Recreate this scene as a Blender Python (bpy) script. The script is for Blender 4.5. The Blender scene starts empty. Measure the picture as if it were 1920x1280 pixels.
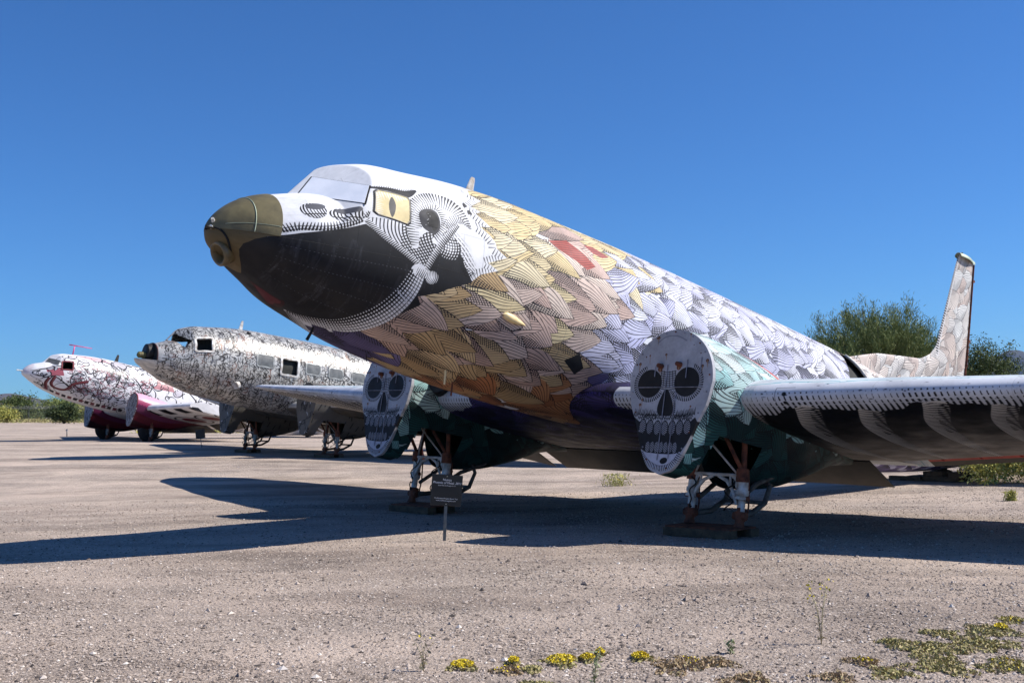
import bpy, bmesh, math, random
import numpy as np
from mathutils import Matrix, Vector

random.seed(7)
rng = np.random.default_rng(11)
sc = bpy.context.scene
R = math.radians

# ------------------------------------------------------------------ camera
cam_d = bpy.data.cameras.new('camera')
cam = bpy.data.objects.new('camera', cam_d)
sc.collection.objects.link(cam)
cam_d.sensor_width = 36.0
cam_d.lens = 2133.61 * 36 / 1920
cam_d.clip_start = 0.1
cam_d.clip_end = 30000
cam.matrix_world = Matrix.Translation((0, 0, 1.4775)) @ Matrix.Rotation(math.pi / 2 + 0.0658027, 4, "X") @ Matrix.Rotation(-0.0165967, 4, "Z")
sc.camera = cam

# ------------------------------------------------------------------ light
SUN_EL, SUN_AZ = R(44.3), R(88)          # azimuth clockwise from +Y (view direction)
sun_d = bpy.data.lights.new('sun', 'SUN')
sun_d.energy = 5.0
sun_d.angle = R(0.53)
sun_d.color = (1.0, 0.955, 0.89)
sun = bpy.data.objects.new('sun', sun_d)
sc.collection.objects.link(sun)
to_sun = Vector((math.cos(SUN_EL) * math.sin(SUN_AZ), math.cos(SUN_EL) * math.cos(SUN_AZ), math.sin(SUN_EL)))
sun.rotation_euler = to_sun.to_track_quat('Z', 'Y').to_euler()
sun.location = to_sun * 60
world = bpy.data.worlds.new('World')
sc.world = world
world.use_nodes = True
wn = world.node_tree
bg = wn.nodes['Background']
sky = wn.nodes.new('ShaderNodeTexSky')
sky.sky_type = 'NISHITA'
sky.sun_disc = False
sky.sun_elevation = SUN_EL
sky.sun_rotation = SUN_AZ
sky.altitude = 900
sky.air_density = 1.0
sky.dust_density = 0.25
sky.ozone_density = 3.0
tint = wn.nodes.new('ShaderNodeMix'); tint.data_type = 'RGBA'; tint.blend_type = 'MULTIPLY'   # desert-clear, deeply blue air
tint.inputs[0].default_value = 1.0; tint.inputs[7].default_value = (0.43, 0.91, 1.50, 1)
wn.links.new(sky.outputs[0], tint.inputs[6]); wn.links.new(tint.outputs[2], bg.inputs[0])
bg.inputs[1].default_value = 0.060
sc.view_settings.view_transform = 'Standard'
sc.view_settings.look = 'None'
sc.view_settings.exposure = 0.5
sc.view_settings.gamma = 1.0

# ------------------------------------------------------------------ helpers
COL = sc.collection

def link(o, parent=None):
    COL.objects.link(o)
    if parent is not None:
        o.parent = parent
    return o

def tag(o, label=None, cat=None, group=None, kind=None):
    if label: o['label'] = label
    if cat: o['category'] = cat
    if group: o['group'] = group
    if kind: o['kind'] = kind
    return o

def empty(name, loc=(0, 0, 0), rz=0.0):
    o = bpy.data.objects.new(name, None)
    o.empty_display_size = 0.3
    o.location = loc
    o.rotation_euler = (0, 0, rz)
    COL.objects.link(o)
    return o

def mesh_obj(name, verts, faces, mat, parent=None, uv=None, smooth=True, mats=None, fm=None, angle=None, recalc=True):
    """uv: per-vertex (N,2) array or per-loop"""
    me = bpy.data.meshes.new(name)
    verts = np.asarray(verts, dtype=np.float32).reshape(-1, 3)
    if isinstance(faces, np.ndarray) and faces.ndim == 2:
        nf, k = faces.shape
        me.vertices.add(len(verts)); me.vertices.foreach_set('co', verts.ravel())
        me.loops.add(nf * k); me.loops.foreach_set('vertex_index', faces.astype(np.int32).ravel())
        me.polygons.add(nf); me.polygons.foreach_set('loop_start', np.arange(0, nf * k, k, dtype=np.int32))
        me.update(calc_edges=True)
    else:
        me.from_pydata([tuple(map(float, v)) for v in verts], [], [tuple(map(int, f)) for f in faces])
    if uv is not None:
        uv = np.asarray(uv, dtype=np.float32)
        lay = me.uv_layers.new(name='UVMap')
        li = np.empty(len(me.loops), dtype=np.int32); me.loops.foreach_get('vertex_index', li)
        if len(uv) == len(verts):
            lay.data.foreach_set('uv', uv[li].ravel())
        else:
            lay.data.foreach_set('uv', uv.ravel())
    for m in (mats or [mat]):
        me.materials.append(m)
    if fm is not None:
        me.polygons.foreach_set('material_index', np.asarray(fm, dtype=np.int32))
    if recalc:
        bm = bmesh.new(); bm.from_mesh(me); bmesh.ops.recalc_face_normals(bm, faces=bm.faces); bm.to_mesh(me); bm.free()
    me.polygons.foreach_set('use_smooth', [smooth] * len(me.polygons))
    if smooth and angle:
        me.set_sharp_from_angle(angle=R(angle))
    me.update()
    o = bpy.data.objects.new(name, me)
    return link(o, parent)

class MB:
    """collects simple solids, builds one mesh"""
    def __init__(s): s.v = []; s.f = []; s.m = []
    def add(s, v, f, mi=0):
        b = len(s.v); s.v += [tuple(p) for p in v]; s.f += [tuple(i + b for i in q) for q in f]; s.m += [mi] * len(f)
    def box(s, c, d, rot=None, bev=0.0, mi=0):
        x, y, z = [q / 2 for q in d]
        if bev <= 0:
            v = [Vector((i * x, j * y, k * z)) for i in (-1, 1) for j in (-1, 1) for k in (-1, 1)]
            f = [(0, 1, 3, 2), (4, 6, 7, 5), (0, 4, 5, 1), (2, 3, 7, 6), (0, 2, 6, 4), (1, 5, 7, 3)]
        else:
            bm = bmesh.new(); bmesh.ops.create_cube(bm, size=1)
            for q in bm.verts: q.co = Vector((q.co.x * d[0], q.co.y * d[1], q.co.z * d[2]))
            bmesh.ops.bevel(bm, geom=bm.edges[:], offset=bev, segments=2, affect='EDGES', profile=.6)
            v = [q.co.copy() for q in bm.verts]; f = [[q.index for q in p.verts] for p in bm.faces]; bm.free()
        M = rot.to_matrix() if rot is not None and hasattr(rot, 'to_matrix') else (rot or Matrix.Identity(3))
        s.add([M @ p + Vector(c) for p in v], f, mi)
    def tube(s, pts, r, n=10, mi=0, cap=True):
        pts = [Vector(p) for p in pts]
        if not hasattr(r, '__len__'): r = [r] * len(pts)
        v = []; f = []
        up = None
        for i, p in enumerate(pts):
            t = (pts[min(i + 1, len(pts) - 1)] - pts[max(i - 1, 0)]).normalized()
            if up is None:
                up = t.orthogonal().normalized()
            up = (up - t * up.dot(t)).normalized()
            w = t.cross(up)
            for k in range(n):
                a = 2 * math.pi * k / n
                v.append(p + (up * math.cos(a) + w * math.sin(a)) * r[i])
        for i in range(len(pts) - 1):
            for k in range(n):
                f.append((i * n + k, i * n + (k + 1) % n, (i + 1) * n + (k + 1) % n, (i + 1) * n + k))
        if cap:
            f.append(tuple(range(n))[::-1]); f.append(tuple((len(pts) - 1) * n + k for k in range(n)))
        s.add(v, f, mi)
    def prism(s, poly, origin, ex, ey, ez, th, mi=0):
        """extrude a 2-D polygon (ex, ey axes) by th along ez, centred"""
        ex, ey, ez, o = Vector(ex), Vector(ey), Vector(ez), Vector(origin)
        n = len(poly)
        v = [o + ex * a + ey * b - ez * th / 2 for a, b in poly] + [o + ex * a + ey * b + ez * th / 2 for a, b in poly]
        f = [tuple(range(n))[::-1], tuple(range(n, 2 * n))] + [(i, (i + 1) % n, n + (i + 1) % n, n + i) for i in range(n)]
        s.add(v, f, mi)
    def build(s, name, mat, parent=None, smooth=False, angle=None, mats=None):
        return mesh_obj(name, s.v, s.f, mat, parent, smooth=smooth, angle=angle, mats=mats, fm=s.m if mats else None)

# ------------------------------------------------------------------ materials
def lin(c):
    return tuple(((x / 255.0) / 12.92 if x / 255.0 <= 0.04045 else ((x / 255.0 + 0.055) / 1.055) ** 2.4) for x in c)

def new_mat(name):
    m = bpy.data.materials.new(name); m.use_nodes = True
    nt = m.node_tree
    return m, nt, nt.nodes['Principled BSDF']

def noise(nt, scale, detail=4, rough=.55, coord='Object', dist=0.0, vec=None):
    n = nt.nodes.new('ShaderNodeTexNoise')
    n.inputs['Scale'].default_value = scale; n.inputs['Detail'].default_value = detail
    n.inputs['Roughness'].default_value = rough; n.inputs['Distortion'].default_value = dist
    if vec is None:
        tc = nt.nodes.new('ShaderNodeTexCoord'); vec = tc.outputs[coord]
    nt.links.new(vec, n.inputs['Vector'])
    return n.outputs['Fac']

def ramp(nt, fac, stops):
    r = nt.nodes.new('ShaderNodeValToRGB')
    els = r.color_ramp.elements
    els[0].position = stops[0][0]; els[1].position = stops[-1][0]
    for p, c in stops[1:-1]: els.new(p)
    for e, (p, c) in zip(sorted(els, key=lambda e: e.position), stops):
        e.color = (*c, 1) if len(c) == 3 else c
    nt.links.new(fac, r.inputs[0])
    return r.outputs[0]

def mixc(nt, fac, a, b, mode='MIX'):
    m = nt.nodes.new('ShaderNodeMix'); m.data_type = 'RGBA'; m.blend_type = mode
    for k, q in ((0, fac), (6, a), (7, b)):
        if hasattr(q, 'links'): nt.links.new(q, m.inputs[k])
        elif k == 0: m.inputs[0].default_value = q
        else: m.inputs[k].default_value = (*q[:3], 1)
    return m.outputs[2]

def bump(nt, h, strength, dist, bsdf):
    b = nt.nodes.new('ShaderNodeBump'); b.inputs['Strength'].default_value = strength; b.inputs['Distance'].default_value = dist
    nt.links.new(h, b.inputs['Height']); nt.links.new(b.outputs[0], bsdf.inputs['Normal'])

def simple(name, c1, c2=None, rough=.6, metal=0.0, scale=6.0, bmp=0.0, spec=None):
    m, nt, b = new_mat(name)
    c1 = lin(c1); c2 = lin(c2) if c2 else tuple(x * .7 for x in c1)
    f = noise(nt, scale, 6, .6)
    col = ramp(nt, f, [(.35, c2), (.62, c1)])
    nt.links.new(col, b.inputs['Base Color'])
    b.inputs['Roughness'].default_value = rough; b.inputs['Metallic'].default_value = metal
    if spec is not None: b.inputs['Specular IOR Level'].default_value = spec
    if bmp: bump(nt, noise(nt, scale * 6, 5, .6), bmp, .02, b)
    return m

def img_mat(name, rgb, rough=.5, dirt=.25, metal=0.0, wav=.28, fade=.80, panel=(19.2, 3.93)):
    """painted skin: the livery drawn by code into an image, plus procedural grime, chips and panel waviness"""
    h, w, _ = rgb.shape
    im = bpy.data.images.new(name, w, h, alpha=False)
    buf = np.ones((h, w, 4), dtype=np.float32); buf[..., :3] = np.clip(rgb, 0, 1)
    im.pixels.foreach_set(buf.ravel()); im.pack()
    m, nt, b = new_mat(name)
    t = nt.nodes.new('ShaderNodeTexImage'); t.image = im; t.extension = 'EXTEND'; t.interpolation = 'Linear'
    uvn = nt.nodes.new('ShaderNodeUVMap'); uvn.uv_map = 'UVMap'
    nt.links.new(uvn.outputs[0], t.inputs[0])
    g = ramp(nt, noise(nt, 1.6, 8, .68), [(.35, (fade * (1 - dirt),) * 3), (.6, (fade,) * 3)])
    g2 = ramp(nt, noise(nt, 26, 4, .7), [(.28, (1 - dirt * 1.1,) * 3), (.42, (1, 1, 1))])
    c = mixc(nt, 1.0, t.outputs[0], g, 'MULTIPLY')
    c = mixc(nt, .8, c, g2, 'MULTIPLY')
    nt.links.new(c, b.inputs['Base Color'])
    rr = ramp(nt, noise(nt, 3.5, 5), [(.3, (rough - .12,) * 3), (.7, (rough + .15,) * 3)])
    nt.links.new(rr, b.inputs['Roughness']); b.inputs['Metallic'].default_value = metal; b.inputs['Specular IOR Level'].default_value = .32
    br = nt.nodes.new('ShaderNodeTexBrick'); br.offset = .37; br.inputs['Color1'].default_value = (1, 1, 1, 1); br.inputs['Color2'].default_value = (.90, .90, .90, 1); br.inputs['Mortar'].default_value = (.62, .62, .62, 1)
    br.inputs['Scale'].default_value = 1.0; br.inputs['Mortar Size'].default_value = .0035; br.inputs['Mortar Smooth'].default_value = .3; br.inputs['Brick Width'].default_value = 1.35; br.inputs['Row Height'].default_value = .52
    mp = nt.nodes.new('ShaderNodeMapping'); mp.inputs['Scale'].default_value = (panel[0], panel[1], 1); nt.links.new(uvn.outputs[0], mp.inputs[0]); nt.links.new(mp.outputs[0], br.inputs['Vector'])
    c = mixc(nt, .55, c, br.outputs['Color'], 'MULTIPLY'); nt.links.new(c, b.inputs['Base Color'])
    b1 = nt.nodes.new('ShaderNodeBump'); b1.inputs['Strength'].default_value = .5; b1.inputs['Distance'].default_value = .006; b1.invert = True; nt.links.new(br.outputs['Fac'], b1.inputs['Height'])
    b2 = nt.nodes.new('ShaderNodeBump'); b2.inputs['Strength'].default_value = wav; b2.inputs['Distance'].default_value = .03
    nt.links.new(noise(nt, 1.9, 3, .5), b2.inputs['Height']); nt.links.new(b1.outputs[0], b2.inputs['Normal']); nt.links.new(b2.outputs[0], b.inputs['Normal'])
    return m
# ------------------------------------------------------------------ livery canvases (drawn by code, in metres on the skin)
def catmull(pts, n=8, closed=False):
    P = [np.array(p, float) for p in pts]; out = []
    N = len(P)
    rngi = range(N) if closed else range(N - 1)
    for i in rngi:
        if closed: a, b, c, d = P[i - 1], P[i], P[(i + 1) % N], P[(i + 2) % N]
        else: a, b, c, d = P[max(i - 1, 0)], P[i], P[i + 1], P[min(i + 2, N - 1)]
        for k in range(n):
            t = k / n
            out.append(.5 * ((2 * b) + (c - a) * t + (2 * a - 5 * b + 4 * c - d) * t * t + (3 * b - a - 3 * c + d) * t ** 3))
    if not closed: out.append(P[-1])
    return out

class Cv:
    def __init__(s, x0, x1, y0, y1, ppm, bg=(255, 255, 255)):
        s.x0, s.x1, s.y0, s.y1, s.p = x0, x1, y0, y1, ppm
        s.W = int(round((x1 - x0) * ppm)); s.H = int(round((y1 - y0) * ppm))
        s.a = np.empty((s.H, s.W, 3), np.float32); s.a[:] = np.array(bg, np.float32) / 255
    def win(s, xa, xb, ya, yb):
        i0 = max(0, int((xa - s.x0) * s.p) - 1); i1 = min(s.W, int((xb - s.x0) * s.p) + 2)
        j0 = max(0, int((ya - s.y0) * s.p) - 1); j1 = min(s.H, int((yb - s.y0) * s.p) + 2)
        if i1 <= i0 or j1 <= j0: return None
        X = (np.arange(i0, i1, dtype=np.float32) + .5) / s.p + s.x0
        Y = (np.arange(j0, j1, dtype=np.float32) + .5) / s.p + s.y0
        return (slice(j0, j1), slice(i0, i1)), X[None, :], Y[:, None]
    def put(s, sl, m, col):
        v = s.a[sl]; m = np.broadcast_to(m, v.shape[:2])[..., None].astype(np.float32)
        col = np.asarray(col, np.float32) / 255
        s.a[sl] = v * (1 - m) + col * m
    def pmask(s, pts):
        P = np.array(pts, np.float32)
        w = s.win(P[:, 0].min(), P[:, 0].max(), P[:, 1].min(), P[:, 1].max())
        if w is None: return None
        sl, X, Y = w; m = np.zeros((Y.shape[0], X.shape[1]), bool)
        for i in range(len(P)):
            (xa, ya), (xb, yb) = P[i], P[(i + 1) % len(P)]
            if ya == yb: continue
            m ^= ((Y < ya) != (Y < yb)) & (X < (xb - xa) * (Y - ya) / (yb - ya) + xa)
        return sl, X, Y, m
    def poly(s, pts, col, alpha=1.0, smooth=0):
        if smooth: pts = catmull(pts, smooth, True)
        r = s.pmask(pts)
        if r: s.put(r[0], r[3] * alpha, col)
    def pfun(s, pts, fun, smooth=0):
        if smooth: pts = catmull(pts, smooth, True)
        r = s.pmask(pts)
        if r: s.inkfun(r[0], r[3], fun(r[1], r[2]))
    def inkfun(s, sl, m, ink, col=(14, 14, 18)):
        s.put(sl, m * ink, col)
    def ell(s, cx, cy, rx, ry, rot=0.0, col=(0, 0, 0), fun=None):
        q = max(rx, ry); w = s.win(cx - q, cx + q, cy - q, cy + q)
        if w is None: return
        sl, X, Y = w; c, n = math.cos(rot), math.sin(rot)
        u = ((X - cx) * c + (Y - cy) * n) / rx; v = (-(X - cx) * n + (Y - cy) * c) / ry
        d = np.sqrt(u * u + v * v)
        m = np.clip((1 - d) * min(rx, ry) * s.p + .5, 0, 1)
        if col is not None: s.put(sl, m, col)
        if fun is not None: s.put(sl, m * fun(u, v, d), (14, 14, 18))
    def band(s, pts, w, col=None, fun=None, ink=(14, 14, 18), n=8, sm=True):
        """ribbon along a curve. w: half width or list per point. fun(u metres, v -1..1) -> ink"""
        ws = w if hasattr(w, '__len__') else [w] * len(pts)
        P3 = [(p[0], p[1], q) for p, q in zip(pts, ws)]
        P = np.array(catmull(P3, n) if sm else P3, np.float32); wm = max(ws)
        wdw = s.win(P[:, 0].min() - wm, P[:, 0].max() + wm, P[:, 1].min() - wm, P[:, 1].max() + wm)
        if wdw is None: return
        sl, X, Y = wdw
        best = np.full((Y.shape[0], X.shape[1]), 1e9, np.float32); U = np.zeros_like(best); V = np.zeros_like(best); Wd = np.ones_like(best)
        L = 0.0; cap = np.zeros_like(best, bool)
        for i in range(len(P) - 1):
            ax, ay, wa = P[i]; bx, by, wb = P[i + 1]; dx, dy = bx - ax, by - ay; l = math.hypot(dx, dy)
            if l < 1e-6: continue
            tr = ((X - ax) * dx + (Y - ay) * dy) / (l * l); t = np.clip(tr, 0, 1)
            ex = X - ax - t * dx; ey = Y - ay - t * dy; d = np.hypot(ex, ey)
            k = d < best
            out = (tr < 0) if i == 0 else ((tr > 1) if i == len(P) - 2 else (tr > 9e9)); cap = np.where(k, out, cap)
            sg = np.sign(dx * (Y - ay) - dy * (X - ax))
            best = np.where(k, d, best); U = np.where(k, L + t * l, U); wi = wa + (wb - wa) * t
            Wd = np.where(k, wi, Wd); V = np.where(k, sg * d / np.maximum(wi, 1e-4), V)
            L += l
        m = np.clip((Wd - best) * s.p + .5, 0, 1)
        if col is not None: s.put(sl, m, col)
        if fun is not None: s.put(sl, m * fun(U, V) * (1 - cap), ink)

def stripes(q, sp, th, soft):
    """ink of parallel strokes: q in metres, spacing sp, duty th (0..1)"""
    f = np.abs(((q / sp) % 1.0) - .5) * 2            # 1 at stroke centre edges
    return np.clip((f - (1 - th)) * sp / 2 * soft + .5, 0, 1)

def ticks(sp, a=.5, edge=1, k=1.0):
    """short strokes across a ribbon, thick at one edge, thinning towards the other"""
    def f(u, v):
        th = np.clip(a * (.25 + .75 * np.clip(v * edge * .5 + .5, 0, 1) ** k), 0, .9)
        return stripes(u + .25 * sp * v, sp, th, 300)
    return f

def cross(sp1, sp2, a=.3, b=.25):
    def f(u, v):
        return np.maximum(stripes(u + .012 * np.sin(v * 3), sp1, a, 300), stripes(v * .1 + .004 * np.sin(u * 30), sp2, b, 300))
    return f

PAL = {'y': [(240, 220, 174), (236, 212, 160), (242, 226, 188)], 'p': [(228, 204, 190), (236, 216, 200), (222, 192, 178)],
       't': [(216, 186, 140), (224, 196, 152), (206, 174, 128)], 'b': [(214, 184, 168), (224, 196, 180), (206, 174, 158)],
       'o': [(186, 124, 82), (200, 142, 98), (210, 164, 116)], 'u': [(108, 98, 142), (120, 110, 156), (94, 84, 128)],
       'l': [(202, 202, 234), (212, 212, 240), (222, 220, 242)], 'w': [(224, 224, 242), (214, 214, 240), (234, 234, 245)],
       'c': [(242, 224, 212), (248, 242, 236), (244, 232, 222), (248, 246, 242), (236, 216, 204)],
       'g': [(176, 224, 222), (150, 206, 204), (206, 236, 232)], 'G': [(34, 82, 80), (26, 64, 64), (46, 98, 94)]}  # G: teal darkened to stand for shade on the nacelles

def feather(cv, x, y, ang, L, W, col, sp=.036, hatch=.5, side=1, ph=0.0, outline=True):
    c, n = math.cos(ang), math.sin(ang)
    ex = abs(L * c) + abs(W * n) * 2 + .02; ey = abs(L * n) + abs(W * c) * 2 + .02
    mx, my = x + L * c / 2, y + L * n / 2
    w = cv.win(mx - ex / 2 - W, mx + ex / 2 + W, my - ey / 2 - W, my + ey / 2 + W)
    if w is None: return
    sl, X, Y = w
    A = (X - x) * c + (Y - y) * n; B = -(X - x) * n + (Y - y) * c
    A, B = np.broadcast_arrays(A, B)
    B = B - side * .10 * L * np.sin(np.clip(A / L, 0, 1) * 2.6)            # gentle bend
    t = np.clip(A / L, 0, 1)
    prof = W * 1.12 * np.sqrt(np.clip(t * 3.2, 0, 1)) * (1 - np.clip((t - .45) / .55, 0, 1) ** 2.0)
    d = (prof - np.abs(B))
    m = np.clip(d * cv.p + .5, 0, 1) * ((A > 0) & (A < L))
    if not m.any(): return
    cv.put(sl, m, col)
    b = B * side / W                                                        # -1 shadow edge .. 1 lit edge
    bar = B + side * (.24 * A + .016 * np.sin(A * 8 + ph)) - side * .30 * W * (b ** 2)
    sh = np.clip(.75 - .55 * b - 1.1 * (t - .1), 0, 1)
    th = .14 + hatch * .62 * sh
    brk = np.clip((.98 - b * .5 - t * .25 + .18 * np.sin(A * 37 + B * 60 + ph)) * 3, 0, 1)
    ink = stripes(bar + ph * .01, sp, np.clip(th, 0, .8), cv.p * 1.1) * brk
    cr = (t < .34) | (b < -.45)
    bar2 = A * .92 - side * B * .55 + .02 * np.sin(B * 20)
    ink = np.maximum(ink, stripes(bar2, sp * 1.05, .3 * hatch + .12, cv.p * 1.1) * cr)
    if outline: ink = np.maximum(ink, (d < .008) * np.clip(.9 - .9 * b, 0, 1))
    cv.put(sl, m * ink, (16, 15, 22))

def feather_field(cv, xa, xb, ya, yb, dx, dy, L, W, pick, ang0=0.0, jit=.22, sp=.036, hatch=.5, rg=None):
    rg = rg or random.Random(3)
    items = []
    nx = int((xb - xa) / dx) + 1; ny = int((yb - ya) / dy) + 1
    for i in range(nx):
        for j in range(ny + 1):
            x = xa + i * dx + rg.uniform(-.4, .4) * dx; y = ya + (j + .5 * (i % 2)) * dy + rg.uniform(-.35, .35) * dy
            items.append((x, y))
    items.sort(key=lambda q: -q[0])
    for x, y in items:
        r = pick(x + L * .4, y)
        if r is None: continue
        col, kk = r
        a = ang0(x, y) if callable(ang0) else ang0
        feather(cv, x, y, a + rg.gauss(0, jit), L * rg.uniform(.75, 1.25), W * rg.uniform(.75, 1.25), col, sp * kk * rg.uniform(.9, 1.12), hatch, rg.choice((-1, 1, 1)), rg.uniform(0, 6))

def blob_noise(cv, n, amp, size, rg):
    """slight hand-painted unevenness"""
    h, w = cv.a.shape[:2]
    g = rg.standard_normal((max(2, int(h / size)), max(2, int(w / size)))).astype(np.float32)
    yi = np.linspace(0, g.shape[0] - 1.001, h); xi = np.linspace(0, g.shape[1] - 1.001, w)
    y0 = yi.astype(int); x0 = xi.astype(int); fy = (yi - y0)[:, None]; fx = (xi - x0)[None, :]
    v = g[y0][:, x0] * (1 - fy) * (1 - fx) + g[y0 + 1][:, x0] * fy * (1 - fx) + g[y0][:, x0 + 1] * (1 - fy) * fx + g[y0 + 1][:, x0 + 1] * fy * fx
    cv.a *= (1 + amp * v)[..., None]

TC = 1.25          # girth scale: t = angle from the crown * 1.25

def paint_bird_fuselage():
    cv = Cv(0, 19.2, 0, math.pi * TC, 280, (236, 236, 242))
    pts = {
     'y': [(3.34,.87),(3.51,1.07),(3.85,1.13),(3.36,1.3),(3.67,1.59),(3.95,1.73),(3.26,1.85),(5.68,1.14),(4.81,.8),(4.26,2.32),(4.04,.76),(3.6,.6),(3.9,.4),(4.6,.5),(5.1,.6),(5.5,.75),(3.5,.2),(4.4,.15)],
     'p': [(3.97,1.36),(4.75,1.41),(4.54,1.93),(3.46,2.08),(3.82,2.12),(4.33,1.76),(4.93,1.82),(4.7,2.18),(3.15,2.58),(4.05,2.27),(4.4,1.0)],
     't': [(2.55,2.46),(3.39,2.97),(2.48,2.78),(4.57,2.57),(3.25,3.23),(4.03,3.13),(2.55,3.38),(2.32,3.26)],
     'b': [(2.13,2.92),(3.08,2.75),(4.21,2.89),(4.74,2.84),(2.16,3.11)],
     'o': [(3.81,3.49),(4.63,3.38),(5.26,3.41),(4.57,3.71),(3.24,3.65),(3.9,3.9)],
     'u': [(2.12,3.66),(2.29,3.68),(5.38,3.12),(5.8,3.22),(1.89,3.65),(6.2,3.3),(5.9,3.7),(7,3.2)],
     'l': [(5.04,1.49),(5.24,1.74),(5.58,1.95),(5.36,2.31),(5.14,2.51),(5.4,2.76),(6.0,2.6),(6.1,2.1),(6.2,2.9)],
     'w': [(5.78,1.59),(6.96,1.6),(6.46,1.22),(8.28,1.61),(9.86,1.41),(5.87,.6),(5.65,1.01),(6.5,2.3),(7.5,2.4),(9,2.4),(11,2)],
     'c': [(13.2,.4),(13.4,1.2),(14,1.5),(15,.6),(16,1),(17.5,.8)]}
    keys = []; P = []
    for k, l in pts.items():
        for q in l: keys.append(k); P.append(q)
    P = np.array(P)
    rg = random.Random(21)
    def pick(x, y):
        if x < 1.5: return None
        if x > 12.2 and y > 2.0: k = 'u' if rg.random() < .7 else 'l'
        else: k = keys[int(np.argmin((P[:, 0] - x + rg.gauss(0, .08)) ** 2 + (P[:, 1] - y + rg.gauss(0, .06)) ** 2))]
        return rg.choice(PAL[k]), (1.0 if k not in 'wl' else 1.1)
    # broad aft coverts first, then the big head feathers over them
    feather_field(cv, 5.0, 18.6, 0, 3.93, .26, .24, .74, .19, pick, lambda x, y: .12 + .30 * math.sin(x * 2.1 + y * 3.0), .24, .032, .80, rg)
    feather_field(cv, 1.5, 5.0, .1, 3.93, .30, .235, 1.0, .17, pick, lambda x, y: .02 + .16 * (y - 1.8) * (x < 4.2), .13, .035, .54, rg)
    # brick-red and black quills
    for poly in ([(4.139,1.203),(4.541,1.062),(4.837,1.212),(5.002,1.339),(4.817,1.445),(4.605,1.364),(4.318,1.295)],
                 [(4.889,1.002),(5.088,.963),(5.384,1.051),(5.209,1.131),(5.041,1.111)]):
        cv.poly(poly, (180, 90, 82))
        cv.pfun(poly, lambda X, Y: .55 * stripes(Y + .3 * X + .01 * np.sin(X * 9), .036, .22, 300))
    cv.poly([(4.711,2.723),(4.92,2.58),(5.098,2.747),(5.013,2.865)], (26, 26, 30))
    # white head with torn feather edge
    edge = [(3.08, -.01), (3.2, .2), (3.02, .42), (3.18, .55), (3.05, .62), (2.98, .80), (3.12, .88), (3.0, .98), (2.88, 1.08), (3.02, 1.13), (2.92, 1.19), (3.12, 1.336), (2.95, 1.385), (3.10, 1.47), (3.18, 1.546), (3.2, 1.62), (3.36, 1.70), (3.24, 1.76), (3.08, 1.843), (3.24, 1.905), (2.99, 2.02), (2.88, 2.14)]
    head = edge + [(2.75, 2.0), (2.6, 1.8), (2.2, 1.9), (1.4, 1.7), (.5, 2.1), (0, 2.1), (0, -.01)]
    cv.poly(head, (240, 240, 243))
    cv.band([(p[0] - .06, p[1] + .02) for p in edge[3:]], .07, None, lambda u, v: .8 * stripes(u, .045, np.clip(.05 + .3 * (v * .5 + .5), 0, 1), 300) * (v > -.6), sm=False)
    # bird's black beak and cheek
    blk = [(.561,2.054),(.76,1.936),(.983,1.846),(1.21,1.761),(1.422,1.662),(1.695,1.875),(2.036,2.057),(2.25,2.154),(2.328,1.936),(2.566,1.72),(2.661,1.837),(2.751,1.99),(2.896,2.146),(2.582,2.316),(2.5,2.38),(2.242,2.506),(2.32,2.6),(2.176,2.756),(1.99,2.965),(1.75,3.242),(1.629,3.47),(1.474,3.652),(1.322,3.824),(1.2,3.95),(.2,3.95),(.2,2.3)]
    cv.poly(blk, (28, 28, 32))
    K = random.Random(4)
    for i in range(90):        # scuffed, chalky streaks in the black
        x = K.uniform(.6, 2.3); y = K.uniform(1.9, 3.2); cv.band([(x, y), (x + K.uniform(-.05, .05), y + K.uniform(.1, .4))], K.uniform(.004, .02), None, lambda u, v: .10 + 0 * u, ink=(150, 150, 160), n=3)
    for tt in (2.22, 2.5, 2.78, 3.1):
        cv.band([(.6, tt + .02), (2.4, tt - .02)], .004, None, lambda u, v: .6 * (((u * 22) % 1) < .35), ink=(150, 150, 158), n=12)
    for xx in (.62, 1.15, 1.75, 2.38): cv.band([(xx, 1.95), (xx, 3.4)], .004, None, lambda u, v: .4 * (((u * 22) % 1) < .35), ink=(120, 120, 128), n=12)
    # red mouth underneath
    cv.poly([(.63,3.93),(.739,3.798),(.86,3.721),(1.014,3.585),(1.063,3.7),(1.09,3.93)], (52, 14, 18))
    cv.poly([(.70,3.93),(.80,3.80),(.93,3.72),(1.0,3.68),(1.03,3.78),(1.0,3.93)], (96, 34, 42))
    # bill ridge hatching along the white / black line
    hat = [(.51,1.93),(.65,1.84),(.751,1.80),(.978,1.77),(1.204,1.684),(1.38,1.58),(1.455,1.46)]
    cv.band(hat, [.085, .09, .085, .075, .065, .045, .02], None, lambda u, v: np.maximum(stripes(u + .02 * v, .036, np.clip(.15 + .6 * (v * .5 + .5), 0, .8), 300), stripes(v * .06, .04, .22, 300) * (v > -.1)))
    # nostrils
    for cx, cy, rx, ry, ro in ((.885, 1.42, .135, .20, -.10), (1.215, 1.50, .175, .145, .02)):
        cv.ell(cx, cy, rx + .012, ry + .014, ro, (70, 70, 78)) if False else None; cv.ell(cx, cy, rx, ry, ro, (240, 240, 243), lambda u, v, d: np.maximum(stripes(u * .17 - .05 * v * v, .040, np.clip(.25 + .35 * d, 0, .7), 300), stripes(v * .09, .045, .2, 300) * (v > .2)))
        cv.ell(cx + .03, cy - ry * .50, rx * .80, ry * .46, ro, (96, 96, 102))
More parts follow.
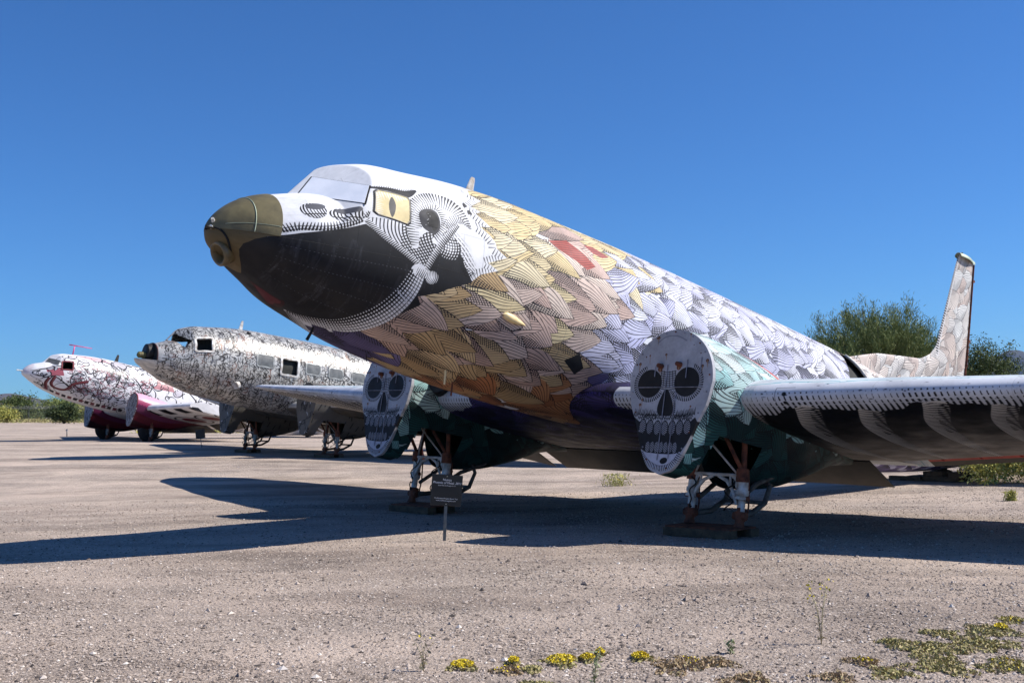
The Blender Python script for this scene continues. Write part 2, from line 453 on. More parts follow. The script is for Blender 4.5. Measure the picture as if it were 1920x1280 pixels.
    # cheek: fan of ribs, socket, arch, hinge bones
    fan = [(1.44,1.585),(1.588,1.55),(1.854,1.60),(1.97,1.70),(2.03,1.80),(2.16,1.66),(2.26,1.63),(2.36,1.74),(2.30,1.908),(2.25,2.135),(2.029,2.04),(1.824,1.925),(1.633,1.80)]
    cv.poly(fan, (242, 242, 245), smooth=4)
    cv.pfun(fan, lambda X, Y: np.maximum(stripes(X * .8 - Y * .35 + .05 * np.sin(Y * 8), .036, np.clip(.25 + .3 * (X - 1.5), .2, .6), 300), stripes(Y * .9 + X * .45, .04, .3, 300) * (X > 1.85)), smooth=4)
    cv.band([(2.036,1.86),(1.985,1.62),(1.99,1.40),(2.12,1.20),(2.36,1.12),(2.60,1.20),(2.80,1.46)], [.05, .085, .10, .10, .12, .11, .02], (244, 244, 246), ticks(.036, .5, -1, 1.4))
    cv.band([(2.06,1.62),(2.05,1.42),(2.16,1.28),(2.34,1.26),(2.42,1.42),(2.38,1.62),(2.30,1.74)], .05, (244, 244, 246), ticks(.034, .55, 1, 1.5))
    cv.poly([(2.07,1.42),(2.13,1.33),(2.24,1.30),(2.32,1.33),(2.355,1.44),(2.345,1.58),(2.28,1.66),(2.20,1.64),(2.11,1.58)], (56, 56, 62), smooth=4); cv.poly([(2.17,1.37),(2.24,1.33),(2.31,1.37),(2.335,1.46),(2.32,1.56),(2.27,1.62),(2.235,1.56),(2.20,1.57),(2.17,1.50),(2.20,1.44)], (20, 20, 24), smooth=3)
    for k in range(7): cv.ell(2.20 + .03 * K.gauss(0, 1), 1.47 + .05 * K.gauss(0, 1), .006, .006, 0, (190, 190, 190))
    crest = [(2.42,1.60),(2.52,1.72),(2.64,1.86),(2.74,2.0),(2.86,2.10)]
    cv.band([(p[0] + .07, p[1] - .07) for p in crest], [.10, .13, .14, .13, .06], None, lambda u, v: stripes(v * .10 + .1 * u, .03, np.clip(.1 + .3 * (v + 1) * .5, 0, .5), 300) * np.clip((v + .7) * 2, 0, 1) * (((u * 14 + v) % 1) < .82))
    cv.band(crest, .05, None, ticks(.032, .7, 1))
    cv.band([(2.42,1.52),(2.55,1.40),(2.68,1.36),(2.80,1.46)], [.05,.07,.06,.01], None, ticks(.03, .5, 1))
    cv.ell(2.50, 1.80, .16, .155, 0, (244, 244, 246), lambda u, v, d: np.maximum(stripes(u * .14 + .05 * v * v, .032, np.clip(.15 + .4 * d + .2 * v, .1, .8), 300), stripes(v * .14 + .03 * u * u, .034, np.clip(.12 + .35 * d, 0, .7), 300)))
    cv.band([(1.426,1.60),(1.635,1.799),(1.829,1.931),(2.034,2.047),(2.26,2.175)], .036, (244, 244, 246), ticks(.028, .75, 1, .8))
    cv.band([(2.235,2.14),(2.319,1.90),(2.45,1.66),(2.62,1.45)], [.035, .042, .045, .025], (244, 244, 246), ticks(.030, .8, 1, .8))
    cv.band([(2.14,2.19),(2.077,2.50),(1.965,2.82),(1.835,3.09),(1.661,3.42),(1.474,3.66),(1.327,3.84),(1.20,3.95)], [.10, .135, .15, .15, .14, .12, .10, .07], (238, 238, 242), lambda u, v: np.maximum(stripes(v * .13, .045, np.clip(.3 + .35 * v, .2, .8), 300), stripes(u + .02 * v, .04, np.clip(.3 + .3 * v, .15, .7), 300)))
    cv.band([(2.12,2.19),(2.30,2.21)], .05, (244, 244, 246), ticks(.025, .5, 1)); cv.ell(2.335, 2.225, .085, .085, 0, (246, 246, 248), lambda u, v, d: stripes(u * .085 + .03 * v * v, .022, np.clip(.55 * d + .2 * u, .05, .8), 300))
    cv.band([(1.975,2.50),(2.14,2.62)], .008, (220, 220, 225))
    # eye: the cockpit side window
    cv.band([(1.52,1.04),(1.743,1.075),(1.93,1.12),(2.09,1.02)], [.02,.035,.06,.02], (44, 44, 50), None)
    cv.band([(1.56,1.02),(1.743,1.04),(1.92,1.06),(2.07,.985)], [.015,.03,.035,.01], None, ticks(.028, .5, 1))
    eye = [(1.585,1.10),(1.935,1.19),(1.955,1.23),(1.935,1.56),(1.90,1.59),(1.56,1.49),(1.52,1.45),(1.55,1.13)]
    cv.poly([((x - 1.74) * 1.13 + 1.74, (y - 1.34) * 1.1 + 1.34) for x, y in eye], (48, 48, 52))
    cv.poly(eye, (242, 222, 168))
    cv.pfun(eye, lambda X, Y: 0 * X * Y)
    for k in range(12):
        x = 1.56 + k * .032; cv.band([(x, 1.12 + k * .008), (x + .02, 1.21 + K.uniform(0, .07))], [.009, .002], (252, 248, 236), n=3)
        cv.band([(1.545, 1.14 + k * .03), (1.60 + K.uniform(0, .03), 1.16 + k * .03)], [.008, .002], (252, 248, 236), n=3)
    cv.poly(catmull([(1.737,1.206),(1.695,1.30),(1.69,1.42),(1.724,1.526),(1.765,1.42),(1.772,1.30)], 6, True), (96, 94, 92))
    # bare brown nose skin below the radome
    nose = [(0,-.01),(.57,-.01),(.57,2.07),(.46,2.12),(.36,2.26),(.29,2.5),(.29,2.8),(.34,3.1),(.45,3.6),(.52,3.95),(0,3.95)]
    cv.poly(nose, (108, 93, 64))
    # faint panel seams
    for xx in (3.0, 4.55, 6.2, 7.8, 9.4, 11.0): cv.band([(xx, 0), (xx, 3.9)], .0035, None, lambda u, v: .35 + 0 * u, ink=(90, 90, 100), n=2)
    for tt in (.45, 1.05, 2.6): cv.band([(2.6, tt), (12, tt)], .003, None, lambda u, v: .3 + 0 * u, ink=(90, 90, 100), n=2)
    blob_noise(cv, 0, .022, 30, rng); blob_noise(cv, 0, .015, 8, rng)
    return cv

def paint_skull():
    """front cover of an engine nacelle. x -.66..66, y -1.2..+.7 about the circle's centre"""
    cv = Cv(-.68, .68, -1.2, .72, 420, (190, 190, 196))
    def Z(x, y): return ((x - (385 - 45 * (y - 360) / 520.)) / 497. * 1.21, -(y - 360) * .00204)
    K = random.Random(5)
    # dark mouth
    cv.poly([Z(*q) for q in [(150,560),(200,600),(300,620),(400,625),(500,610),(545,570),(560,600),(500,720),(445,800),(400,790),(250,780),(215,760),(170,640)]], (30, 30, 34))
    def sock(cx, cy, rx, ry):
        X, Y = Z(cx, cy); rx *= 1.21 / 497; ry *= .00204
        cv.band([(X + rx * 1.13 * math.cos(a), Y + ry * 1.11 * math.sin(a)) for a in np.linspace(-2.6, 1.2, 22)] if cx > 370 else [(X + rx * 1.13 * math.cos(a), Y + ry * 1.11 * math.sin(a)) for a in np.linspace(-4.4, -.5, 22)], .036, None, ticks(.026, .62, -1))
        cv.ell(X, Y, rx, ry, 0, (30, 30, 33))
    sock(257, 374, 76, 84); sock(487, 366, 76, 86)
    cv.poly([Z(*q) for q in [(345,425),(362,412),(380,420),(408,500),(402,556),(360,566),(316,556),(312,505)]], (30, 30, 33), smooth=3)
    cv.band([Z(*q) for q in [(385,415),(412,480),(414,550)]], .022, None, ticks(.024, .6, 1))
    for i in range(9):     # brow crosshatch
        y = 300 + i * 13; cv.band([Z(325, y), Z(372, y + 8), Z(420, y)], .0045, (20, 20, 24), n=4)
    for i in range(6): x = 330 + i * 17; cv.band([Z(x, 300), Z(x + 4 * (i - 2.5), 400)], .004, (20, 20, 24), n=3)
    for i in range(16):    # cheek strokes
        for sx, x0 in ((1, 165), (1, 425)):
            x = x0 + i * (135 if x0 < 300 else 115) / 15; y = 528 + (i * .9 if x0 < 300 else 14 - i * 1.2) + K.uniform(-5, 5)
            cv.band([Z(x + 6, y - 6), Z(x, y + 30 + K.uniform(-8, 8))], [.0022, .0075], (20, 20, 24), n=3)
    for k2 in range(2):
     for i in range(30):    # upper jaw scallops
        x = 190 + i * 11.2 + 5 * k2; y = 578 - 16 * k2 + K.uniform(-4, 4); cv.band([Z(x, y + 8), Z(x + 5, y - 6), Z(x + 11, y + 6)], .0045, (20, 20, 24), n=4)
    for i in range(7):     # upper teeth
        x = 222 + i * 46; y = 628 + 10 * math.sin(i / 6 * 3.14)
        X, Y = Z(x, y); cv.ell(X, Y, .058, .095, 0, (24, 24, 26)); cv.ell(X, Y, .047, .082, 0, (184, 184, 194), lambda u, v, d: stripes(v * .08 - u * .03 + .01 * u * u, .024, .52, 400))
    for i in range(7):     # lower teeth
        x = 258 + i * 28; y = 748
        X, Y = Z(x, y); cv.ell(X, Y, .032, .066, 0, (184, 184, 194), lambda u, v, d: stripes(v * .068 - u * .02, .022, .5, 400))
    chin = [(212,762),(240,778),(300,784),(380,786),(435,780),(462,770),(430,822),(400,850),(350,868),(300,862),(255,830),(225,795)]
    cv.poly([Z(*q) for q in chin], (206, 206, 220), smooth=3)
    cv.band([Z(*q) for q in [(218,775),(235,812),(275,846),(330,868),(390,858),(430,826),(462,778)]], .035, None, ticks(.026, .55, 1))
    X, Y = Z(362, 824); cv.ell(X, Y, .056, .036, .25, (16, 16, 18))
    for cx, cy, s in ((252, 205, .012), (228, 212, .01), (355, 202, .016), (580, 275, .018), (568, 200, .008), (320, 288, .035), (436, 280, .032), (190, 255, .02), (608, 245, .022), (200, 500, .018), (515, 508, .012), (212, 470, .014), (525, 150, .006), (305, 98, .02), (505, 85, .012)):
        X, Y = Z(cx, cy); cv.ell(X, Y, s, s, 0, (118, 66, 44)); cv.ell(X, Y, s * .55, s * .55, 0, (54, 34, 28))
        if s > .011: cv.band([(X, Y), (X + K.uniform(-.01, .01), Y - .03 - K.uniform(0, .08))], [s * .4, .002], (168, 128, 98), lambda u, v: 0 * u, n=3)
    cv.band([Z(300, 130), Z(350, 95), Z(420, 92), Z(480, 122)], .007, (150, 150, 162), n=6)
    blob_noise(cv, 0, .03, 40, rng); blob_noise(cv, 0, .02, 9, rng)
    return cv

def paint_nacelle():
    cv = Cv(4.6, 9.0, 0, math.pi * .8, 240, (160, 210, 208))
    rg = random.Random(8)
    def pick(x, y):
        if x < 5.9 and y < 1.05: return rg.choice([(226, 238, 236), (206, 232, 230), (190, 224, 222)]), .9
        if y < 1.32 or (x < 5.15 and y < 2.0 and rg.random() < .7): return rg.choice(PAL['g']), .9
        return rg.choice(PAL['G']), .9  # lower feathers: the nacelle's shade is put into this darker teal
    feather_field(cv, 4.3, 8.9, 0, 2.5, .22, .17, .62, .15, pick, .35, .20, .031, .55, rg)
    cv.band([(4.9, .16), (5.5, .30), (6.2, .62), (6.6, .85)], [.03, .06, .08, .04], (196, 96, 88))
    blob_noise(cv, 0, .02, 20, rng)
    return cv

def paint_bird_wing():
    """x: distance from the centreline 0..14.6, y: -1 lower trailing edge .. 0 leading edge .. 1 upper trailing edge (chord 4.3 m per unit)"""
    cv = Cv(0, 14.6, -4.3, 4.3, 150, (226, 232, 236))
    # underside: black near the leading edge, weathered bare grey further back
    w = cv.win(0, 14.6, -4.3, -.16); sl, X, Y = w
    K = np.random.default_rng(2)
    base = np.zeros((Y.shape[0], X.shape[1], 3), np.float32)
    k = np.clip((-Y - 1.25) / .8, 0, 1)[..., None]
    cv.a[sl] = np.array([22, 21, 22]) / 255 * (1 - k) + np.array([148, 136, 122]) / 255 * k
    for i in range(1400):
        x = K.uniform(0, 14.6); y = K.uniform(-4.2, -1.5); c = K.uniform(55, 130)
        cv.band([(x, y), (x + K.uniform(-.5, .5), y + K.uniform(-.15, .05))], [.002, K.uniform(.008, .035)], None, lambda u, v: .35 + 0 * u, ink=(c, c * .9, c * .8), n=3)
    # ribbed bones curving back from the leading edge
    for i in range(18):
        y0 = 3.50 + .66 * i if i > 0 else 3.50
        if y0 > 14: break
        tp = max(.25, 1 - (y0 - 3.5) / 14)
        cs = [.03, .07, .2, .35, .58, .86]
        yy = [y0 - .01, y0 - .05, y0 - .24, y0 - .36, y0 - .46, y0 - .55]
        pts = [(a, -(.02 + c * .93) * 4.3 * tp ** .25) for a, c in zip(yy, cs)]
        cv.band(pts, [.12, .125, .12, .10, .07, .03], (232, 226, 218), lambda u, v: np.maximum(stripes(u - .05 * v * v + .02 * v, .060, np.clip(.42 + .25 * v, .1, .8), 220), stripes(u + .06 * v, .07, .32, 220) * (v > .1) * (u < 1.2)))
    for i in range(5):
        y0 = 3.1 - .66 * i
        pts = [(y0, -.2), (y0 - .2, -.9), (y0 - .35, -1.6), (y0 - .45, -2.6)]
        cv.band(pts, [.12, .11, .08, .03], (168, 162, 156), lambda u, v: stripes(u - .03 * v * v, .042, np.clip(.42 + .2 * v, .1, .8), 220))
    # violet feathered root between fuselage and nacelles, darkened to carry the fuselage's shade
    rgp = random.Random(6)
    for i in range(1100):
        x = 2.2 - 2.6 * rgp.random(); y = .45 - 4.6 * rgp.random()
        feather(cv, x - .2, y, -.5 + rgp.gauss(0, .4), .6, .16, rgp.choice([(60, 50, 104), (48, 40, 84), (74, 62, 122), (40, 34, 66)]), .04, .5, 1, rgp.uniform(0, 6))
    # leading-edge ticks
    w = cv.win(0, 14.6, -.42, .16); sl, X, Y = w
    wob = .03 * np.sin(X * 9.7) + .02 * np.sin(X * 23)
    white = (Y > -.29 + .022 * np.clip(X - 3.6, 0, 6) + .08 * np.sin(X * 4.76 + .6) + wob)
    cv.put(sl, np.clip(white * (X > 1.45), 0, 1), (222, 224, 232))
    lo = -.27 + .022 * np.clip(X - 3.6, 0, 6) + .07 * np.sin(X * 4.76 + .6) + wob
    white = white * (X > 1.45);
    th = np.clip(.46 - (Y - lo) * 1.5, .05, .70)
    ink = stripes(X + .02 * np.sin(Y * 9), .062, th, 200) * (Y < .02) * white * (((Y * 13) % 1) < np.where(Y > -.17, .62, 1.1))
    cv.put(sl, ink, (18, 18, 22))
    # pale teal barbs on top
    rg = random.Random(17)
    for i in range(160):
        x = rg.uniform(3.4, 14.3); y = rg.uniform(.16, 1.0)
        cv.band([(x, y), (x + rg.uniform(.2, .6), y + rg.uniform(-.03, .12))], [.006, .012, ][:2], (130, 190, 200), n=4)
    for i in range(500):
        x = rg.uniform(3.4, 14.3); y = rg.uniform(1.0, 4.2)
        cv.band([(x, y), (x + rg.uniform(-.1, .1), y + rg.uniform(.2, .5))], .012, (150, 200, 206), n=4)
    for x in (3.97, 6.62, 9.3, 11.8):
        for y in (.0, -.11, -.22): cv.ell(x, y, .024, .024, 0, (16, 16, 18))
        cv.band([(x - .1, .09), (x + .1, .09)], .004, (120, 120, 128), n=2); cv.band([(x - .1, .09), (x - .1, -.25)], .003, (120, 120, 128), n=2)
    for x in (1.2, 2.3, 3.3, 5.3, 6.6, 8.0, 9.4, 11, 12.6): cv.band([(x, -4.2), (x, -.5)], .006, None, lambda u, v: .35 + 0 * u, ink=(60, 56, 52), n=2)
    for y in (-1.1, -2.0, -3.0): cv.band([(0, y), (14, y * .8)], .006, None, lambda u, v: .35 + 0 * u, ink=(60, 56, 52), n=2)
    for i in range(120):
        x = rg.uniform(3.4, 14.3); y = rg.uniform(-.15, .3); cv.ell(x, y, rg.uniform(.004, .02), rg.uniform(.003, .008), 0, (60, 60, 70))
    blob_noise(cv, 0, .03, 30, rng)
    return cv

def paint_fin():
    cv = Cv(11.8, 19.6, .4, 4.8, 200, (236, 226, 216))
    rg = random.Random(31)
    def pick(x, y): return rg.choice(PAL['c']), .9
    feather_field(cv, 11.6, 19.3, .3, 4.8, .26, .26, .62, .17, pick, .95, .35, .036, .12, rg)
    cv.band([(16.40, 2.0), (16.54, 2.58), (17.09, 4.41), (17.2, 4.6)], .055, (236, 232, 230), lambda u, v: stripes(u, .06, .5, 260) * (v > -.5))
    blob_noise(cv, 0, .02, 20, rng)
    return cv

def paint_script_fuselage():
    """second airplane: silver-white, covered with rows of invented calligraphic strokes"""
    cv = Cv(0, 19.2, 0, math.pi * TC, 120, (214, 211, 205))
    rg = random.Random(77)
    for i in range(260):
        x = rg.uniform(0, 19); y = rg.uniform(0, 3.9); c = rg.choice([(206, 160, 130), (150, 170, 190), (190, 190, 190), (240, 238, 232), (200, 176, 150)])
        cv.band([(x, y), (x + rg.uniform(-.2, .2), y + rg.uniform(.2, .7))], rg.uniform(.01, .05), None, lambda u, v: .35 + 0 * u, ink=c, n=3)
    row = 0; y = .05
    while y < 3.9:
        x = .5 + rg.uniform(0, .2)
        while x < 19:
            h = .25; w = rg.uniform(.10, .22); kd = rg.random()
            ink = (62, 59, 58) if rg.random() < .8 else rg.choice([(130, 96, 84), (110, 110, 116)])
            th = rg.uniform(.006, .012)
            for s in range(rg.randint(3, 5)):
                x0 = x + rg.uniform(-.02, w * .9); y0 = y + rg.uniform(-.02, .1)
                q = rg.random()
                if q < .35: p = [(x0, y0), (x0 + rg.uniform(-.03, .05), y0 + h * rg.uniform(.6, 1.1))]
                elif q < .6: p = [(x0, y0), (x0 + w * .8, y0 + rg.uniform(.05, .12)), (x0 + rg.uniform(0, .05), y0 + h * .8)]
                elif q < .85: r = rg.uniform(.04, .09); a0 = rg.uniform(0, 6); p = [(x0 + r * math.cos(a0 + k * .9), y0 + r + r * math.sin(a0 + k * .9)) for k in range(rg.randint(4, 7))]
                else: p = [(x0 - .03, y0 + rg.uniform(0, .15)), (x0 + w, y0 + rg.uniform(0, .15))]
                cv.band(p, [th * rg.uniform(.5, 1.3) for _ in p], ink, n=4)
            x += w + .02
        y += .205; row += 1
    blob_noise(cv, 0, .05, 14, rng)
    return cv

def paint_curl_fuselage():
    """third airplane: white with black curling line work, pink and checker fields"""
    cv = Cv(0, 19.2, 0, math.pi * TC, 110, (240, 238, 240))
    rg = random.Random(12)
    cv.poly([(.9,1.55),(1.6,1.5),(1.75,2.0),(1.0,2.1)], (176, 96, 108)); cv.poly([(2.0,.5),(3.4,.45),(4.2,.8),(3.2,.85)], (228, 190, 192))
    cv.poly([(6.0,1.2),(7.4,1.2),(7.6,1.7),(6.4,1.75)], (190, 134, 138)); cv.poly([(0,0),(.5,0),(.4,1.2),(.2,2.2),(0,2)], (236, 226, 230))
    for i in range(24):
        for j in range(3):
            if (i + j) % 2: cv.poly([(4.6 + i * .35, .2 + j * .16), (4.9 + i * .35, .25 + j * .16), (4.9 + i * .35, .40 + j * .16), (4.6 + i * .35, .35 + j * .16)], (24, 22, 26))
    for i in range(190):
        x = .5 + rg.random() * 12; y = rg.uniform(.6, 3.4); r = rg.uniform(.12, .5); a0 = rg.uniform(0, 6.3); n = rg.randint(5, 10); dr = rg.uniform(.82, .98)
        p = []; rr = r
        for k in range(n): p.append((x + rr * math.cos(a0 + k * .6), y + rr * math.sin(a0 + k * .6))); rr *= dr
        if rg.random() < .35: cv.poly(p, rg.choice([(206, 200, 206), (190, 190, 198), (222, 220, 226), (176, 172, 180)]), smooth=3)
        cv.band(p, [rg.uniform(.006, .03) for _ in p], (26, 22, 28), n=5)
    for i in range(420):
        x = 2.0 + rg.random() * 4.2; y = rg.uniform(1.2, 2.9); p = [(x, y)]
        for k in range(3): p.append((p[-1][0] + rg.uniform(-.15, .18), p[-1][1] + rg.uniform(-.12, .12)))
        cv.band(p, [.004, .012, .012, .004], rg.choice([(30, 28, 32), (30, 28, 32), (150, 60, 76)]), n=4)
    for p in ([(.3,1.75),(1.0,1.5),(1.8,1.35)], [(.9,2.3),(1.3,2.1),(2.1,2.6)], [(4.4,.9),(5.5,1.6),(6.4,2.8)], [(7.2,.9),(8.5,1.6),(9.6,2.6)], [(3.6,.7),(4.5,1.2),(4.4,2.1)]):
        cv.band(p, .03, (30, 26, 30), n=8)
    for p in ([(1.35,2.15),(1.28,2.6),(1.5,2.9),(2.0,2.85),(2.3,2.4),(2.9,2.15)], [(1.1,2.3),(1.05,2.7),(1.2,3.2)]):
        cv.band(p, .075, (84, 20, 30), n=8); cv.band([(a + .03, b - .03) for a, b in p], .018, (150, 80, 88), n=8)
    for i in range(14): cv.poly([(1.1 + i * .3, 3.25), (1.3 + i * .3, 3.25), (1.35 + i * .3, 3.5), (1.15 + i * .3, 3.5)], (40, 30, 34) if i % 2 else (120, 60, 70))
    blob_noise(cv, 0, .02, 14, rng)
    return cv

def paint_generic_wing(kind):
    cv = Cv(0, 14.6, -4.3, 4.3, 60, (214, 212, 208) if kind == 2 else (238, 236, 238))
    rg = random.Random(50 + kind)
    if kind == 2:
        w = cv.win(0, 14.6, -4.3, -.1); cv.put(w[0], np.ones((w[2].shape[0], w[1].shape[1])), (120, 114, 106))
        for i in range(60):
            x = rg.uniform(0, 14); y = rg.uniform(-3.6, -.6); s = rg.uniform(.15, .3)
            for a in (rg.uniform(0, 3), rg.uniform(0, 3)):
                cv.band([(x - s * math.cos(a), y - s * math.sin(a)), (x + s * math.cos(a), y + s * math.sin(a))], .03, (24, 22, 22), n=2)
    else:
        for i in range(11):
            cv.poly([(3.2 + i, -.15), (3.7 + i, -.15), (3.8 + i, -.8), (3.3 + i, -.8)], (22, 22, 24))
        for i in range(8):
            x = 4.2 + i * 1.3; cv.ell(x, -2.2, .75, .95, 0, (30, 26, 30)); cv.ell(x, -2.2, .66, .86, 0, (226, 222, 224)); cv.ell(x, -2.2, .4, .6, 0, (120, 24, 34))
        for i in range(40):
            x = rg.uniform(2, 14); y = rg.uniform(.3, 3.6); cv.band([(x, y), (x + .3, y + .3), (x + .1, y + .6)], .03, (30, 28, 32), n=4)
    blob_noise(cv, 0, .04, 12, rng)
    return cv

def paint_generic_nacelle(kind):
    cv = Cv(4.6, 9.0, 0, math.pi * .8, 70, (104, 100, 94) if kind == 2 else (222, 176, 196))
    rg = random.Random(60 + kind)
    if kind == 2:
        for i in range(120):
            x = rg.uniform(4.6, 8.8); y = rg.uniform(0, 2.5); cv.band([(x, y), (x + rg.uniform(-.1, .1), y + .15)], .015, (24, 22, 22), n=2)
    else:
        w = cv.win(4.6, 9, 0, 2.6); sl, X, Y = w
        for a, c in ((.85, (160, 54, 96)), (1.15, (100, 36, 74)), (1.45, (92, 20, 36)), (1.8, (52, 10, 18))):
            cv.put(sl, (Y > a + .25 * np.sin((X - 4.6) * .8)).astype(float), c)
        for i in range(26): cv.ell(4.9 + i * .15, 1.18 + .25 * math.sin(i * .12), .02, .02, 0, (30, 20, 40))
    return cv

def paint_disc(kind):
    cv = Cv(-.68, .68, -1.2, .72, 120, (104, 98, 90) if kind == 2 else (150, 150, 156))
    rg = random.Random(kind)
    for i in range(60):
        x = rg.uniform(-.55, .55); y = rg.uniform(-1.05, .55); p = [(x, y)]
        for k in range(3): p.append((p[-1][0] + rg.uniform(-.1, .1), p[-1][1] + rg.uniform(-.14, .1)))
        cv.band(p, .012, (26, 22, 24) if rg.random() < .8 else (210, 210, 214), n=4)
    if kind == 3:
        cv.band([(.62 * math.cos(a), .62 * math.sin(a)) for a in np.linspace(-.2, 3.3, 20)], .035, (110, 16, 30), n=3)
    return cv
# ------------------------------------------------------------------ airplane geometry (body frame: X aft, Y to port, Z up, metres)
def pchip(x, xs, ys):
    xs = np.asarray(xs, float); ys = np.asarray(ys, float); h = np.diff(xs); dl = np.diff(ys) / h
    m = np.zeros_like(ys)
    for i in range(1, len(xs) - 1):
        if dl[i - 1] * dl[i] > 0:
            w1 = 2 * h[i] + h[i - 1]; w2 = h[i] + 2 * h[i - 1]; m[i] = (w1 + w2) / (w1 / dl[i - 1] + w2 / dl[i])
    m[0] = dl[0]; m[-1] = dl[-1]
    x = np.clip(np.asarray(x, float), xs[0], xs[-1]); i = np.clip(np.searchsorted(xs, x, side='right') - 1, 0, len(h) - 1)
    t = (x - xs[i]) / h[i]; hh = h[i]
    return (1 + 2 * t) * (1 - t) ** 2 * ys[i] + t * (1 - t) ** 2 * hh * m[i] + t * t * (3 - 2 * t) * ys[i + 1] + t * t * (t - 1) * hh * m[i + 1]

NT = ([0, 0.05, 0.12, 0.25, 0.45, 0.7, 1.0, 1.5, 2.2, 3, 20], [-0.30, -0.15, -0.05, 0.085, 0.218, 0.32, 0.425, 0.521, 0.6, 0.6, 0.5])
CT = ([0.6, 1.0, 1.17, 1.3, 1.5, 1.75, 2.2, 3, 4, 6, 8, 10, 12, 14, 16, 18, 19.2], [0.3, 0.664, 0.775, 0.868, 0.955, 1.037, 1.10, 1.21, 1.27, 1.277, 1.237, 1.18, 1.13, 1.03, 0.87, 0.68, 0.5])
BT = ([0, 0.05, 0.12, 0.25, 0.45, 0.7, 1.0, 1.5, 2, 3, 4, 5, 6, 8, 10, 12, 14, 16, 18, 19.2], [-0.30, -0.41, -0.47, -0.53, -0.64, -0.75, -0.89, -1.03, -1.155, -1.28, -1.35, -1.379, -1.38, -1.36, -1.24, -1.07, -0.84, -0.52, -0.08, 0.30])
WD = ([0, 0.05, 0.12, 0.25, 0.45, 0.7, 1.0, 1.5, 2, 3, 4, 5, 6, 8, 10, 12, 14, 16, 18, 19.2], [0.0, 0.14, 0.25, 0.39, 0.55, 0.70, 0.85, 0.99, 1.1, 1.2, 1.23, 1.23, 1.23, 1.22, 1.17, 1.02, 0.82, 0.58, 0.30, 0.06])
ZM = ([0, .5, 1, 2, 3, 8, 12, 16, 19.2], [-.31, -.24, -.2, -.1, -.05, -.03, .02, .18, .40])
WA, WB = np.array([.90, 0, .40]), np.array([1.20, 0, .80])
WN = np.array([-.716, .447, .537]); WN /= np.linalg.norm(WN)

def kn(x, T):
    return pchip(np.sqrt(np.clip(x, 0, None)), np.sqrt(np.array(T[0], float)), T[1])

def rad(x, phi):
    x, phi = np.broadcast_arrays(np.asarray(x, float), np.asarray(phi, float))
    zm = kn(x, ZM); w = np.maximum(kn(x, WD), 1e-4); s = np.abs(np.sin(phi)); c = np.cos(phi)
    hb = zm - kn(x, BT); hn = kn(x, NT) - zm; hc = kn(x, CT) - zm
    def se(h, n):
        h = np.maximum(h, 1e-4); return ((s / w) ** n + (np.abs(c) / h) ** n) ** (-1 / n)
    low = se(hb, 2.1); nose = se(hn, 2.08); cab = np.where(hc <= .02, 0, se(hc, 2.12))
    den = s * WN[1] + c * WN[2]
    side0 = (x - WA[0]) * WN[0] + (zm - WA[2]) * WN[2]
    rp = np.where(side0 < 0, np.where(den > 1e-6, -side0 / np.maximum(den, 1e-6), 9), -9)
    up = np.maximum(nose, np.minimum(cab, rp)); up = np.where(x > 2.4, cab, up)
    return np.where(c >= 0, up, low)

def surf(x, phi, off=0.0):
    x, phi = np.broadcast_arrays(np.asarray(x, float), np.asarray(phi, float))
    r = rad(x, phi) + off; zm = kn(x, ZM)
    return np.stack([x, r * np.sin(phi), zm + r * np.cos(phi)], -1)

def ground_z(X, Y):
    """level under the feathered airplane, then a very gentle tilt of the lot (rising to the far left)"""
    X = np.asarray(X, float); Y = np.asarray(Y, float)
    w = np.clip(1 - (np.abs(Y - 20) / 50), 0, 1)
    t = np.clip((Y - 24) / 14, 0, 1); t = t * t * (3 - 2 * t)
    return (.014 * np.sin(X * .9 + .6 * Y) + .014 * np.sin(Y * .7 - X * .33) + .01 * np.sin(X * 2.3 + 1) * np.sin(Y * 1.9)) * w - .008 + (.0038 * Y - .0166 * X) * t

class Frame:
    """placement of one airplane; loc() turns body coordinates into the local coordinates of its Empty"""
    X0 = 5.9
    def __init__(s, name, a, x, y, z, th, bank=0.0):
        ca, sa, ct, st = math.cos(a), math.sin(a), math.cos(th), math.sin(th)
        aft = Vector((ct * ca, ct * sa, -st)); port = Vector((sa, -ca, 0)); up = Vector((st * ca, st * sa, ct))
        cb, sb = math.cos(bank), math.sin(bank); port, up = port * cb + up * sb, up * cb - port * sb
        P0 = Vector((x, y, z))
        q = P0 + aft * s.X0; s.zb = 0.0
        for _ in range(6): w = q + up * s.zb; s.zb += (float(ground_z(w.x, w.y)) - w.z) / up.z
        M = Matrix.Identity(4)
        for i, v in enumerate((aft, -port, up)):
            for k in range(3): M[k][i] = v[k]
        p = P0 + aft * s.X0 + up * s.zb
        for k in range(3): M[k][3] = p[k]
        s.e = bpy.data.objects.new(name, None); COL.objects.link(s.e); s.e.matrix_world = M
        s.M = M
    def loc(s, P):
        P = np.asarray(P, float); Q = P.copy()
        Q[..., 0] = P[..., 0] - s.X0; Q[..., 1] = -P[..., 1]; Q[..., 2] = P[..., 2] - s.zb
        return Q
    def ground(s, X, Y):
        """body Z of the ground below body point X, Y"""
        z = s.zb
        for _ in range(5):
            w = s.world((X, Y, z)); z += (float(ground_z(w.x, w.y)) - w.z) / s.M[2][2]
        return z
    def world(s, P):
        return s.M @ Vector(s.loc(np.array(P, float)))

def grid_faces(nu, nv, wrap=False):
    i, j = np.meshgrid(np.arange(nu - 1), np.arange(nv if wrap else nv - 1), indexing='ij')
    j2 = (j + 1) % nv
    return np.stack([i * nv + j, (i + 1) * nv + j, (i + 1) * nv + j2, i * nv + j2], -1).reshape(-1, 4)

